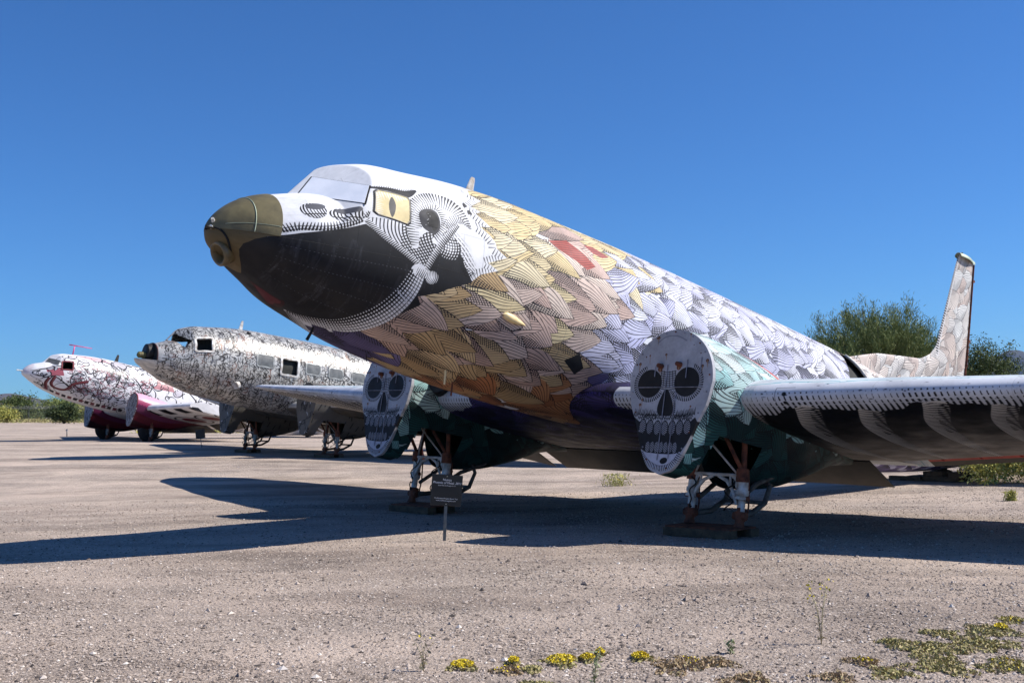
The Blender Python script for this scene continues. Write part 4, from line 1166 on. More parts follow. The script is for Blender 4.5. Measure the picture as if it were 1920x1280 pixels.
    def up_pt(y, c, dz): q = wing_pt(y, np.array([c]))[0]; q[2] -= dz; return q
    for i in range(n):
        y0 = ya + (yb - ya) * i / n; y1 = ya + (yb - ya) * (i + 1) / n
        for k in range(len(csq) - 1):
            q = [up_pt(y0, csq[k], .010), up_pt(y1, csq[k], .010), up_pt(y1, csq[k + 1], .010), up_pt(y0, csq[k + 1], .010)]
            cove.add([tuple(F.loc(p)) for p in q], [(0, 1, 2, 3)], 0 if k < 4 else 1)
    for y in np.arange(3.9, 12.6, .52):      # nose ribs across the cove
        top = [up_pt(y, c, .012) for c in (.80, .88, .96)]; lo = [wing_pt(y, np.array([-.80]))[0], up_pt(y, .88, .06), up_pt(y, .96, .016)]
        for w in (0, .018):
            cove.add([tuple(F.loc(p + np.array([0, w, 0]))) for p in top + lo[::-1]], [(0, 1, 2, 3, 4, 5)], 0)
    cl_ = [F.loc(up_pt(y, .865, .05)) for y in np.linspace(3.8, 12.4, 20)]
    cove.tube(cl_, .022, 6, mi=0)
    cove.build('flap_cove', None, wp, mats=[M_RED, M_FLAP])
    flap(F, M_FLAP, cl, 0.01, 3.18); flap(F, M_FLAP, cr, -3.36, -0.01); flap(F, M_FLAP, ws, -8.6, -3.66)
    for sd in (1, -1):
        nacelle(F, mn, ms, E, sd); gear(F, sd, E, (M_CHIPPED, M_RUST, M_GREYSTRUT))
    body_tube(F, 'exhaust_stack', E, [(5.45, -2.22, -1.0), (5.15, -2.05, -.95)], [.16, .14], M_DARKMETAL, 18)
    fin(F, mt, E, M_GREENCAP)
    for sd in (1, -1): stabilizer(F, mt, E, sd)
    # tail wheel yoke
    g = empty('tail_gear'); g.parent = E; gz = F.ground(16.9, 0)
    b = MB(); P = lambda X, Y, Z: F.loc(np.array([X, Y, Z], float))
    b.tube([P(16.9, 0, -.20), P(17.0, 0, gz + .22)], [.15, .13], 14); b.tube([P(16.6, 0, -.3), P(17.0, 0, gz + .26)], [.06, .06], 10)
    b.box(P(17.05, 0, gz + .22), (.45, .26, .10), bev=.02)
    b.build('yoke', M_DARKMETAL, g, smooth=True, angle=40)
    return F

def windscreen(F, parent, sd, pane_mat, gap_mat, pane=True):
    """one flat pane on the windscreen plane: a dark seal with the pane proud of it"""
    e1 = (WB - WA) / np.linalg.norm(WB - WA); e2 = np.cross(WN, e1); 
    if e2[1] < 0: e2 = -e2
    def pt(a, b, off):
        p = WA + e1 * a + e2 * b + WN * off; p = p.copy(); p[1] *= sd; return p
    q = WPANE
    cen = np.mean(q, 0)
    def quad(k, off): return [pt(*(cen + (np.array(c) - cen) * k), off) for c in q]
    def slab(k0, o0, o1, name, mat, par):
        V = [F.loc(np.array(p)) for p in quad(k0, o0) + quad(k0, o1)]
        return mesh_obj(name, V, [(0, 1, 2, 3), (4, 5, 6, 7), (0, 1, 5, 4), (1, 2, 6, 5), (2, 3, 7, 6), (3, 0, 4, 7)], mat, par, smooth=False)
    s = slab(1.035, -.01, .003, 'windscreen', gap_mat, parent)
    if pane: slab(.985, .0, .007, 'windscreen_pane', pane_mat, s)
    return s
WPANE = [(.045, .135), (.235, 1.0), (.52, .845), (.372, .07)]
M_WINFRAME = simple('window_frame_paint', (176, 168, 150), (120, 116, 108), .6)
M_FLAP = simple('weathered_flap', (74, 68, 60), (52, 47, 42), .75, 0, 1.6, .1)
# ------------------------------------------------------------------ ground
def build_ground():
    m, nt, b = new_mat('gravel_ground')
    tc = nt.nodes.new('ShaderNodeTexCoord'); P = tc.outputs['Object']
    v1 = nt.nodes.new('ShaderNodeTexVoronoi'); v1.inputs['Scale'].default_value = 38; nt.links.new(P, v1.inputs['Vector'])
    v2 = nt.nodes.new('ShaderNodeTexVoronoi'); v2.inputs['Scale'].default_value = 90; nt.links.new(P, v2.inputs['Vector'])
    sp = nt.nodes.new('ShaderNodeSeparateColor'); nt.links.new(v1.outputs['Color'], sp.inputs[0])
    sp2 = nt.nodes.new('ShaderNodeSeparateColor'); nt.links.new(v2.outputs['Color'], sp2.inputs[0])
    stone = ramp(nt, sp.outputs[0], [(0, (.11, .085, .07)), (.18, (.25, .195, .155)), (.6, (.38, .31, .255)), (.94, (.45, .375, .315)), (1, (.58, .51, .45))])
    fine = ramp(nt, sp2.outputs[1], [(0, (.19, .15, .12)), (.5, (.38, .31, .255)), (1, (.53, .45, .39))])
    col = mixc(nt, .5, stone, fine)
    sand = ramp(nt, noise(nt, 60, 4, .6, vec=P), [(.3, (.47, .37, .30)), (.7, (.58, .47, .385))])
    big = noise(nt, .55, 6, .62, vec=P, dist=.6)
    # long drifts lying across the view
    mp = nt.nodes.new('ShaderNodeMapping'); mp.inputs['Scale'].default_value = (.16, .5, 1); nt.links.new(P, mp.inputs[0])
    drift = noise(nt, 1.0, 5, .6, vec=mp.outputs[0])
    patch = ramp(nt, drift, [(.44, (0, 0, 0)), (.60, (1, 1, 1))])
    patch2 = ramp(nt, big, [(.42, (0, 0, 0)), (.6, (1, 1, 1))])
    mk = mixc(nt, .5, patch, patch2)
    col = mixc(nt, mk, col, sand)
    dk = ramp(nt, noise(nt, .9, 6, .7, vec=mp.outputs[0]), [(.36, (.58, .57, .57)), (.53, (1.06, 1.06, 1.06))])
    col = mixc(nt, 1, col, dk, 'MULTIPLY')
    nt.links.new(col, b.inputs['Base Color']); b.inputs['Roughness'].default_value = .95; b.inputs['Specular IOR Level'].default_value = .2
    hm = nt.nodes.new('ShaderNodeMath'); hm.operation = 'ADD'
    nt.links.new(v1.outputs['Distance'], hm.inputs[0]); 
    n2 = noise(nt, 130, 3, .7, vec=P); nt.links.new(n2, hm.inputs[1])
    bp = nt.nodes.new('ShaderNodeBump'); bp.inputs['Strength'].default_value = .9; bp.inputs['Distance'].default_value = .016
    nt.links.new(hm.outputs[0], bp.inputs['Height'])
    bp2 = nt.nodes.new('ShaderNodeBump'); bp2.inputs['Strength'].default_value = .6; bp2.inputs['Distance'].default_value = .12
    nt.links.new(noise(nt, 1.3, 5, .6, vec=P), bp2.inputs['Height']); nt.links.new(bp.outputs[0], bp2.inputs['Normal'])
    nt.links.new(bp2.outputs[0], b.inputs['Normal'])
    # one sheet out to the horizon, finer near the camera, very gently uneven
    ys = np.concatenate([np.linspace(-40, 2, 12), np.linspace(2.5, 45, 120), np.geomspace(46, 9000, 60)])
    xs = np.concatenate([-np.geomspace(45, 9000, 40)[::-1], np.linspace(-44, 44, 140), np.geomspace(45, 9000, 40)])
    X, Y = np.meshgrid(xs, ys)
    Z = ground_z(X, Y)
    V = np.stack([X, Y, Z], -1).reshape(-1, 3)
    o = mesh_obj('ground', V, grid_faces(len(ys), len(xs)), m, smooth=True, recalc=False)
    me = o.data; me.flip_normals()
    tag(o, kind='structure')

def scatter_stones():
    """loose pebbles of the gravel, near the camera where they show"""
    K = np.random.default_rng(5)
    n = 120000
    d = 5.8 + 16 * K.random(n) ** 1.6; u = K.uniform(-.52, .52, n)
    X = d * u; Y = d
    s = np.clip(K.lognormal(-4.92, .42, n), .003, .030)
    big = K.random(n) < .0012; s[big] *= K.uniform(1.6, 2.6, big.sum())
    ico = np.array([(0, 0, 1), (.9, .1, .1), (.2, .95, 0), (-.85, .3, .1), (-.3, -.9, .05), (.6, -.75, .1), (0, 0, -.5)])
    tri = [(0, 1, 2), (0, 2, 3), (0, 3, 4), (0, 4, 5), (0, 5, 1), (6, 2, 1), (6, 3, 2), (6, 4, 3), (6, 5, 4), (6, 1, 5)]
    a = K.uniform(0, 6.28, n); sx = K.uniform(.7, 1.3, n); sz = K.uniform(.35, .8, n)
    j = 1 + .25 * K.standard_normal((n, 7, 3))
    L = ico[None] * j; lx = L[..., 0] * sx[:, None]; ly = L[..., 1]; 
    x = (lx * np.cos(a)[:, None] - ly * np.sin(a)[:, None]) * s[:, None] + X[:, None]
    y = (lx * np.sin(a)[:, None] + ly * np.cos(a)[:, None]) * s[:, None] + Y[:, None]
    z = L[..., 2] * sz[:, None] * s[:, None] + ground_z(X, Y)[:, None] + s[:, None] * .12
    V = np.stack([x, y, z], -1).reshape(-1, 3)
    f = (np.array(tri)[None] + (np.arange(n) * 7)[:, None, None]).reshape(-1, 3)
    m, nt, b = new_mat('pebbles')
    g = nt.nodes.new('ShaderNodeNewGeometry')
    c = ramp(nt, g.outputs['Random Per Island'], [(0, (.05, .04, .035)), (.12, (.20, .155, .125)), (.6, (.40, .325, .27)), (.93, (.48, .40, .34)), (1, (.70, .63, .56))])
    nt.links.new(c, b.inputs['Base Color']); b.inputs['Roughness'].default_value = .9
    o = mesh_obj('gravel', V, f, m, smooth=False, recalc=False)
    tag(o, kind='stuff')

# ------------------------------------------------------------------ plants
def leaf_mat(name, c1, c2, c3=None):
    m, nt, b = new_mat(name)
    g = nt.nodes.new('ShaderNodeNewGeometry')
    st = [(0, c1), (1, c2)] if c3 is None else [(0, c1), (.6, c2), (1, c3)]
    nt.links.new(ramp(nt, g.outputs['Random Per Island'], st), b.inputs['Base Color'])
    b.inputs['Roughness'].default_value = .7; b.inputs['Specular IOR Level'].default_value = .3
    return m
M_PALO = leaf_mat('green_twigs', (.085, .12, .035), (.17, .21, .065), (.27, .29, .10))
M_DARKLEAF = leaf_mat('dark_leaves', (.022, .04, .012), (.055, .08, .024), (.10, .12, .035))
M_MIDLEAF = leaf_mat('mesquite_leaves', (.04, .07, .018), (.085, .115, .03), (.14, .16, .05))
M_YELLOWBUSH = leaf_mat('yellow_green_leaves', (.22, .24, .07), (.36, .36, .10), (.62, .54, .12))
M_FLOWER = leaf_mat('yellow_flowers', (.55, .42, .02), (.75, .58, .03))
M_HERB = leaf_mat('low_herb', (.27, .25, .09), (.39, .34, .14), (.44, .34, .20))
M_DRY = leaf_mat('dry_stems', (.28, .24, .14), (.42, .36, .22))
M_BARK = simple('bark', (92, 78, 60), (58, 48, 38), .9, 0, 9, .6)

def leaves(C, size, K, long=2.2, droop=0.0, updir=None):
    """small leaf faces (one quad each) at points C"""
    n = len(C)
    d = K.standard_normal((n, 3)); d[:, 2] += droop
    if updir is not None: d = updir + .45 * d
    d /= np.linalg.norm(d, axis=1)[:, None]
    e = np.cross(d, K.standard_normal((n, 3))); e /= np.linalg.norm(e, axis=1)[:, None] + 1e-9
    s = size * K.uniform(.6, 1.4, n)[:, None]
    a = d * s * long / 2; b = e * s / 2
    V = np.stack([C - a, C + b, C + a, C - b], 1).reshape(-1, 3)
    f = np.arange(4 * n).reshape(-1, 4)
    return V, f

def crown_points(K, n, rx, ry, rz, clumps, cr, hollow=.35):
    """points gathered in clumps spread through an uneven crown"""
    c = K.standard_normal((clumps, 3)); c /= np.linalg.norm(c, axis=1)[:, None]
    c *= (hollow + (1 - hollow) * K.random(clumps) ** .6)[:, None]
    c[:, 2] = np.where(c[:, 2] < -.35, -c[:, 2] * .5, c[:, 2])
    c *= np.array([rx, ry, rz]) * K.uniform(.8, 1.1, (clumps, 1))
    i = K.integers(0, clumps, n); r = K.standard_normal((n, 3)) * cr * K.uniform(.6, 1.3, (clumps, 1))[i]
    return c[i] + r, c

def tree(name, x, y, h, rx, rz, mat, label, cat='tree', group=None, seed=1, n=9000, leaf=.09, clumps=60, wispy=False, trunk_h=None, cr=None):
    K = np.random.default_rng(seed); rg = random.Random(seed)
    e = empty(name, (x, y, float(ground_z(x, y)))); tag(e, label, cat, group)
    cz = h - rz
    P, C = crown_points(K, n, rx, rx * .8, rz, clumps, cr or rx * .13)
    if wispy:
        up = C - np.array([0, 0, -rz * 1.2]); up /= np.linalg.norm(up, axis=1)[:, None]
        # twigs fan upward and outward from clump roots
        i = K.integers(0, len(C), n); t = K.random(n)[:, None]
        dirs = up[i] * .8 + np.array([0, 0, .5]) + .30 * K.standard_normal((n, 3)); dirs /= np.linalg.norm(dirs, axis=1)[:, None]
        P = C[i] + K.standard_normal((n, 3)) * .10 + dirs * t * rz * .30 - up[i] * rz * .12
        V, f = leaves(P, leaf, K, long=9.0, updir=dirs)
    else:
        V, f = leaves(P, leaf, K)
    V[:, 2] += cz
    V = V[:]; 
    mesh_obj('crown', V, f, mat, e, smooth=False, recalc=False)
    b = MB(); nb = 4 if h > 2 else 3
    th = trunk_h or cz * .6
    for k in range(nb):
        a = k * 6.28 / nb + rg.uniform(0, 1); r0 = .035 * h ** .8
        b.tube([(0.02 * math.cos(a), .02 * math.sin(a), -.05), (rx * .10 * math.cos(a), rx * .10 * math.sin(a), th * .5), (rx * .3 * math.cos(a), rx * .3 * math.sin(a), th), (rx * .5 * math.cos(a), rx * .5 * math.sin(a), cz)], [r0, r0 * .8, r0 * .55, r0 * .3], 7)
    for j in range(min(36, clumps)):
        q = C[j]; t0 = (rx * .25 * q[0] / rx, rx * .25 * q[1] / rx, th)
        b.tube([t0, ((t0[0] + q[0]) / 2, (t0[1] + q[1]) / 2, (th + cz + q[2]) / 2 + .1), (q[0], q[1], q[2] + cz)], [.012 * h ** .8, .008 * h ** .8, .003 * h ** .8], 5)
    b.build('trunk', M_BARK, e, smooth=True)
    return e

def herb_mat_patch(name, x, y, rx, ry, mat, label, cat, group, seed, n=260, h=.03, leaf=.014, flowers=0, fl_h=.06, parent_flower=M_FLOWER):
    K = np.random.default_rng(seed)
    e = empty(name, (x, y, float(ground_z(x, y)))); tag(e, label, cat, group)
    a = K.uniform(0, 6.283, n); r = np.sqrt(K.random(n)) * (1 + .35 * np.sin(a * 3 + seed) + .15 * np.sin(a * 7))
    P = np.stack([r * rx * np.cos(a), r * ry * np.sin(a), h * K.random(n) * (1.15 - np.clip(r, 0, 1)) + .004], -1)
    V, f = leaves(P, leaf, K, 2.4)
    mesh_obj('foliage', V, f, mat, e, smooth=False, recalc=False)
    if flowers:
        a = K.uniform(0, 6.283, flowers); r = np.sqrt(K.random(flowers)) * .85
        P = np.stack([r * rx * np.cos(a), r * ry * np.sin(a), h * .6 + fl_h * K.uniform(.4, 1, flowers) * (1.1 - r)], -1)
        V, f = leaves(P, leaf * 1.1, K, 1.1)
        mesh_obj('flowers', V, f, parent_flower, e, smooth=False, recalc=False)
    return e

def stem_plant(name, x, y, h, label, cat, group, seed, flowers=0, n=4, mat=None):
    K = random.Random(seed); Kn = np.random.default_rng(seed)
    e = empty(name, (x, y, float(ground_z(x, y)))); tag(e, label, cat, group)
    b = MB(); tips = []; lf = []
    for k in range(n):
        a = K.uniform(0, 6.28); w = K.uniform(.1, .35) * h
        p = [(0, 0, 0), (w * .3 * math.cos(a), w * .3 * math.sin(a), h * .5), (w * math.cos(a), w * math.sin(a), h * K.uniform(.7, 1))]
        b.tube(p, [.0028, .002, .0012], 5); tips.append(p[-1])
        for t in np.linspace(.1, .95, 9): lf.append((w * t * math.cos(a) + K.uniform(-.02, .02), w * t * math.sin(a) + K.uniform(-.02, .02), h * t))
    b.build('stem', mat or M_MIDLEAF, e, smooth=True)
    V, f = leaves(np.array(lf), .012, Kn, 3); mesh_obj('foliage', V, f, mat or M_MIDLEAF, e, smooth=False, recalc=False)
    if flowers:
        P = np.array([tips[i % len(tips)] for i in range(flowers)]) + Kn.standard_normal((flowers, 3)) * [.02, .02, .02]
        V, f = leaves(P, .014, Kn, 1.1); mesh_obj('flowers', V, f, M_FLOWER, e, smooth=False, recalc=False)
    return e

# ------------------------------------------------------------------ mountains
def mountains(name, pts, dist, depth, c1, c2, label=None):
    """a ridge: silhouette points (x, height) at distance dist, as real rough terrain with depth"""
    K = np.random.default_rng(9)
    xs = np.linspace(pts[0][0], pts[-1][0], 160); h = np.interp(xs, [p[0] for p in pts], [p[1] for p in pts])
    rough = sum(np.sin(xs / (60 / k) + k * 1.7) * 7 / k for k in range(1, 9)) * dist / 7000
    ny = 30; V = []
    for j in range(ny):
        t = j / (ny - 1); prof = math.sin(t * math.pi) ** .9
        w = 18 * np.sin(xs / 90 + j * .9) * math.sin(t * 3.14) + 9 * np.sin(xs / 37 - j * 1.3)
        z = (h + rough) * prof + w * prof * (1 - prof) * 1.5 - 12
        V.append(np.stack([xs, np.full_like(xs, dist - depth / 2 + depth * t), z], -1))
    V = np.concatenate(V)
    m, nt, b = new_mat(name + '_rock')
    nt.links.new(ramp(nt, noise(nt, .006, 6, .65), [(.35, c1), (.65, c2)]), b.inputs['Base Color']); b.inputs['Roughness'].default_value = 1
    o = mesh_obj(name, V, grid_faces(ny, 160), m, smooth=True, recalc=False); o.data.flip_normals()
    tag(o, kind='structure')
# ------------------------------------------------------------------ second and third airplane
def far_xs(lo=0.0):
    return np.concatenate([(np.linspace(0, 1, 20) ** 2) * .3, np.arange(.33, 2.42, .03), np.arange(2.45, 9.5, .05), np.arange(9.6, 19.25, .15)])

def build_script_plane():
    F = Frame('painted_airplane', .708, -12.0276, 36.2935, 3.8447, .144, -.0136); E = F.e
    tag(E, 'silver-white airplane scrawled with black script strokes, nose broken open and side windows empty', 'airplane', 'painted propeller airplanes in a row')
    mf = img_mat('script_livery', paint_script_fuselage().a, .38, .22, .25)
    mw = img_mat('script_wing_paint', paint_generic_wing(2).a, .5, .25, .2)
    mn = img_mat('script_nacelle_paint', paint_generic_nacelle(2).a, .5, .25)
    md = img_mat('script_cover_paint', paint_disc(2).a, .6, .2)
    W = [((1.60, 2.10), (1.10, 1.60), 1), ((4.60, 5.20), (1.52, 2.04), 1)]
    G = [((3.68, 4.25), (1.54, 1.90)), ((5.54, 6.06), (1.56, 1.88)), ((6.46, 6.98), (1.58, 1.88)), ((7.40, 7.92), (1.58, 1.88)), ((8.34, 8.86), (1.58, 1.88))]
    def holes(x, p):
        t = np.abs(p) * TC; m = (x < .50) & (t < 2.12) & (t > -1)
        for (a, b), (c, d), _ in W: m = m | ((x > a) & (x < b) & (t > c) & (t < d))
        sc_ = (x > .9) & (x < 1.62); P = surf(np.broadcast_to(x, (np.broadcast(x, p)).shape), p); dd = (P - np.array([.9, 0, .4]))
        ap = np.abs(P[..., 1]); on = np.abs((P[..., 0] - WA[0]) * WN[0] + ap * WN[1] + (P[..., 2] - WA[2]) * WN[2]) < .012
        e1 = (WB - WA) / np.linalg.norm(WB - WA); a_ = (P[..., 0] - WA[0]) * e1[0] + (P[..., 2] - WA[2]) * e1[2]
        return m | (on & sc_ & (a_ > .10) & (a_ < .40) & (ap > .06) & (ap < .84))
    fu = fuselage(F, mf, E, far_xs(), 240, holes)
    # nose bulkhead, broken rim and the motor boss left inside
    x0 = .52; ph = np.linspace(-2.2 / TC, 2.2 / TC, 50); V = np.concatenate([surf(x0, ph, -.02), [[x0, 0, -.45]]])
    mesh_obj('nose_bulkhead', F.loc(V), [(i, i + 1, 50) for i in range(49)] + [(49, 0, 50)], M_INSIDE, fu, smooth=False)
    b = MB(); b.tube([F.loc(surf(x0 - .01, a, .01)) for a in np.linspace(-2.1 / TC, 2.1 / TC, 40)], .022, 8); b.build('nose_rim', simple('maroon_rim', (96, 52, 52), (40, 24, 26), .7), fu, smooth=True)
    b = MB(); b.tube([F.loc(np.array([.56, .0, -.04])), F.loc(np.array([.34, 0, -.06])), F.loc(np.array([.30, 0, -.06]))], [.30, .27, .22], 20); bs_ = b.build('radar_drum', M_DARKMETAL, fu, smooth=True, angle=40)
    b = MB(); b.tube([F.loc(np.array([.32, .05, -.16])), F.loc(np.array([.10, .05, -.18])), F.loc(np.array([.06, .05, -.18]))], [.11, .10, .06], 16); b.build('radar_boss', simple('boss_paint', (120, 112, 62), (66, 60, 40), .7), bs_, smooth=True, angle=40)
    V = [surf(x, a / TC, -.01) for x in (.06, .2, .35, .52) for a in np.linspace(-2.1, 2.1, 22)]
    mesh_obj('chin_tray', F.loc(np.array([[x, s * w, -.35] for x, w in ((.06, .16), (.16, .30), (.3, .42), (.52, .58)) for s in (-1, 1)])), [(0, 1, 3, 2), (2, 3, 5, 4), (4, 5, 7, 6)], M_GREYMETAL, fu, smooth=False)
    for (a, b_), (c, d), fr in W:
        for sd in (1, -1): skin_ring(F, 'window_frame', rrect(a - .07, b_ + .07, c - .07, d + .07, .10), .085, .02, M_CHIPPED, fu, sd)
    for (a, b_), (c, d) in G:
        for sd in (1, -1):
            r = skin_ring(F, 'window_frame', rrect(a - .05, b_ + .05, c - .05, d + .05, .10), .06, .012, M_GREYMETAL, fu, sd); skin_patch(F, 'window_pane', rrect(a, b_, c, d, .07), .004, M_GLASS, r, side=sd)
    # dark lining so the openings read as a deep cabin
    V = surf(np.linspace(2.3, 11, 20)[:, None], np.linspace(-2.0, 2.0, 40)[None], -.12)
    mesh_obj('cabin_lining', F.loc(V).reshape(-1, 3), grid_faces(20, 40), M_INSIDE, fu, smooth=True)
    V = surf(np.array([2.3]), np.linspace(-math.pi, math.pi, 41)[:-1], -.05); mesh_obj('cockpit_bulkhead', F.loc(V), [tuple(range(40))], M_INSIDE, fu, smooth=False)
    add_mast(F, fu, 3.5, .34, M_CHIPPED)
    body_tube(F, 'astro_vent', fu, [(3.5, .62, 1.05), (3.52, .66, 1.12)], [.09, .06], M_DARKMETAL, 12)
    for sd in (1, -1):
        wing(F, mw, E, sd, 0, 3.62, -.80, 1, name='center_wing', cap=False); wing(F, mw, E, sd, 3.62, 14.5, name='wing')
        nacelle(F, mn, md, E, sd, ribs=False); gear(F, sd, E, (M_GREYMETAL, M_RUST, M_DARKMETAL)); stabilizer(F, mw, E, sd)
    flap(F, M_FLAP, E, 0.01, 3.3); flap(F, M_FLAP, E, -3.3, -0.01); flap(F, M_FLAP, E, 3.7, 8.4); flap(F, M_FLAP, E, -8.4, -3.7)
    fin(F, mw, E, M_CHIPPED)
    body_tube(F, 'landing_lamp', E, [(3.15, 1.02, -.72), (3.05, 1.1, -.76)], [.14, .11], M_CHIPPED, 16)
    body_tube(F, 'tail_leg', E, [(16.8, 0, -.2), (16.8, 0, F.ground(16.8, 0) + .02)], [.12, .1], M_DARKMETAL)
    return F

def build_curl_plane():
    F = Frame('painted_airplane', .7218, -24.524, 56.9357, 4.4129, .2091, .0006); E = F.e
    tag(E, 'farthest airplane, white with curling black line drawings, magenta and red nacelles and black tyres', 'airplane', 'painted propeller airplanes in a row')
    mf = img_mat('curl_livery', paint_curl_fuselage().a, .4, .12)
    mw = img_mat('curl_wing_paint', paint_generic_wing(3).a, .5, .15)
    mn = img_mat('magenta_nacelle_paint', paint_generic_nacelle(3).a, .4, .1)
    md = img_mat('curl_cover_paint', paint_disc(3).a, .6, .2)
    def holes(x, p):
        t = np.abs(p) * TC; return (x > 1.60) & (x < 2.08) & (t > 1.12) & (t < 1.60)
    fu = fuselage(F, mf, E, far_xs(), 180, holes)
    for sd in (1, -1): skin_ring(F, 'window_frame', rrect(1.54, 2.14, 1.06, 1.66, .09), .07, .018, simple('maroon_frame', (120, 30, 40)), fu, sd)
    for sd in (1, -1): windscreen(F, fu, sd, M_GLASS, M_CHIPPED)
    V = surf(np.linspace(2.3, 11, 8)[:, None], np.linspace(-2.0, 2.0, 30)[None], -.12)
    mesh_obj('cabin_lining', F.loc(V).reshape(-1, 3), grid_faces(8, 30), M_INSIDE, fu, smooth=True)
    pink = simple('pink_antenna', (214, 90, 140), (180, 60, 110), .5)
    b = MB(); b.tube([F.loc(np.array([2.3, 0, 1.1])), F.loc(np.array([2.3, 0, 1.58]))], [.035, .03], 10); b.tube([F.loc(np.array([2.05, -.1, 1.60])), F.loc(np.array([3.1, .3, 1.62]))], [.03, .02], 8); b.build('pink_antenna', pink, fu, smooth=True)
    add_mast(F, fu, 4.6, .42, M_DARKMETAL, .22); add_mast(F, fu, 6.3, .5, M_DARKMETAL, .3, .3)
    body_tube(F, 'nose_probe', fu, [(.02, .1, -.25), (-.28, .1, -.27)], .03, M_CHIPPED)
    body_tube(F, 'belly_lamp', fu, [(3.5, .8, -.92), (3.4, .85, -.97)], [.14, .1], M_CHIPPED, 14)
    for sd in (1, -1):
        wing(F, mw, E, sd, 0, 3.62, -.80, 1, name='center_wing', cap=False)
        wing(F, mw, E, sd, 3.62, 6.4 if sd > 0 else 9.5, name='wing')
        nacelle(F, mn, md, E, sd, ribs=False, well=False); gear(F, sd, E, (M_GREYMETAL, M_RUST, M_DARKMETAL), wheel=True); stabilizer(F, mw, E, sd)
    flap(F, M_FLAP, E, 0.01, 3.3); flap(F, M_FLAP, E, -3.3, -0.01); flap(F, M_FLAP, E, 3.7, 6.3)
    fin(F, mw, E, M_CHIPPED)
    body_tube(F, 'tail_leg', E, [(16.8, 0, -.2), (16.8, 0, F.ground(16.8, 0) + .02)], [.12, .1], M_DARKMETAL)
    return F

# ------------------------------------------------------------------ things standing on the ground
def blocks(F, X, Y, label, group, tall=False, seed=0):
    """a pad of old timbers under a landing-gear strut or the tail"""
    rg = random.Random(seed)
    w = F.world((X, Y, F.ground(X, Y))); a = math.atan2(F.M[1][0], F.M[0][0])
    e = empty('timber_block', (w.x, w.y, float(ground_z(w.x, w.y))), a + math.pi / 2); tag(e, label, 'wooden block', group)
    n = 3 if tall else 2
    for k in range(n):
        b = MB(); b.box((rg.uniform(-.03, .03), -.19 + .19 * 2 * k / (n - 1), .055), (1.0 if not tall else 1.1, .17, .10), bev=.008); b.build('plank', M_WOOD, e)
    b = MB(); b.box((0, 0, .115 + (.04 if tall else .0)), (1.0, .5, .022) if not tall else (.42, .42, .09), bev=.004); b.build('pad', M_RUST if not tall else M_WOOD, e)
    if tall:
        b = MB(); b.box((-.5, .0, .15), (.26, .60, .09), bev=.01); b.build('chock', M_WOOD, e); b = MB(); b.box((.55, .30, .05), (.7, .12, .10), bev=.006); b.build('plank', M_WOOD, e)

def build_sign():
    e = empty('information_sign', (-.86, 13.91, float(ground_z(-.86, 13.91)) - .01)); e.rotation_euler = (0, R(3.2), R(4)); tag(e, 'small black information board on a thin steel post in front of the feathered airplane', 'sign')
    b = MB(); b.prism([(-.019, -.008), (-.019, .010), (-.012, .010), (-.010, -.001), (.010, -.001), (.012, .010), (.019, .010), (.019, -.008)], (0, .012, .25), (1, 0, 0), (0, 1, 0), (0, 0, 1), .54)
    b.build('post', simple('galvanised_post', (112, 118, 120), (82, 88, 90), .5, .6, 12), e)
    b = MB(); b.box((0, 0, .62), (.375, .012, .375), rot=Matrix.Rotation(R(2.0), 3, 'Y'), bev=.003)
    p = b.build('panel', simple('black_sign_face', (17, 18, 20), (12, 13, 15), .38, 0, 3), e)
    wm = simple('white_lettering', (235, 235, 235), (225, 225, 225), .6)
    def txt(s, z, size, shear=0.0):
        c = bpy.data.curves.new('lettering', 'FONT'); c.body = s; c.size = size; c.align_x = 'CENTER'; c.align_y = 'CENTER'; c.extrude = .0006; c.shear = shear
        tmp = bpy.data.objects.new('tmp', c); COL.objects.link(tmp); bpy.context.view_layer.update()
        me = bpy.data.meshes.new_from_object(tmp.evaluated_get(bpy.context.evaluated_depsgraph_get())); bpy.data.objects.remove(tmp)
        me.materials.clear(); me.materials.append(wm); o = bpy.data.objects.new('lettering', me); link(o, p)
        rz = R(2.0); o.location = (.0 + (z - .62) * math.sin(rz), -.0078, z); o.rotation_euler = (R(90), rz, 0)
    txt('Nunca', .745, .040); txt('Phoenix of Metal, 2011', .708, .037, .25); txt('Spray Paint on Douglas C-117', .676, .0175)
    txt('The Boneyard Project: Return Trip', .520, .0200); txt('www.ericfirestonegallery.com', .494, .0200)
    b = MB()
    for z in (.785, .452): b.tube([(0, -.010, z), (0, -.004, z)], .006, 8)
    b.build('screw', M_GREYMETAL, p, smooth=True)
    # the board of the second airplane, seen almost edge-on
    e2 = empty('information_sign', (-13.2, 48.3, float(ground_z(-13.2, 48.3)))); e2.rotation_euler = (R(-4), R(-5), R(28)); tag(e2, 'far grey information board under the third airplane wing end, on a thin leaning post', 'sign')
    b = MB(); b.tube([(0, 0, 0), (0, 0, .5)], .016, 8); b.build('post', M_GREYMETAL, e2, smooth=True)
    b = MB(); b.box((0, -.01, .58), (.40, .014, .38), bev=.003); b.build('panel', simple('grey_sign_back', (84, 80, 76), (70, 68, 66), .5), e2)

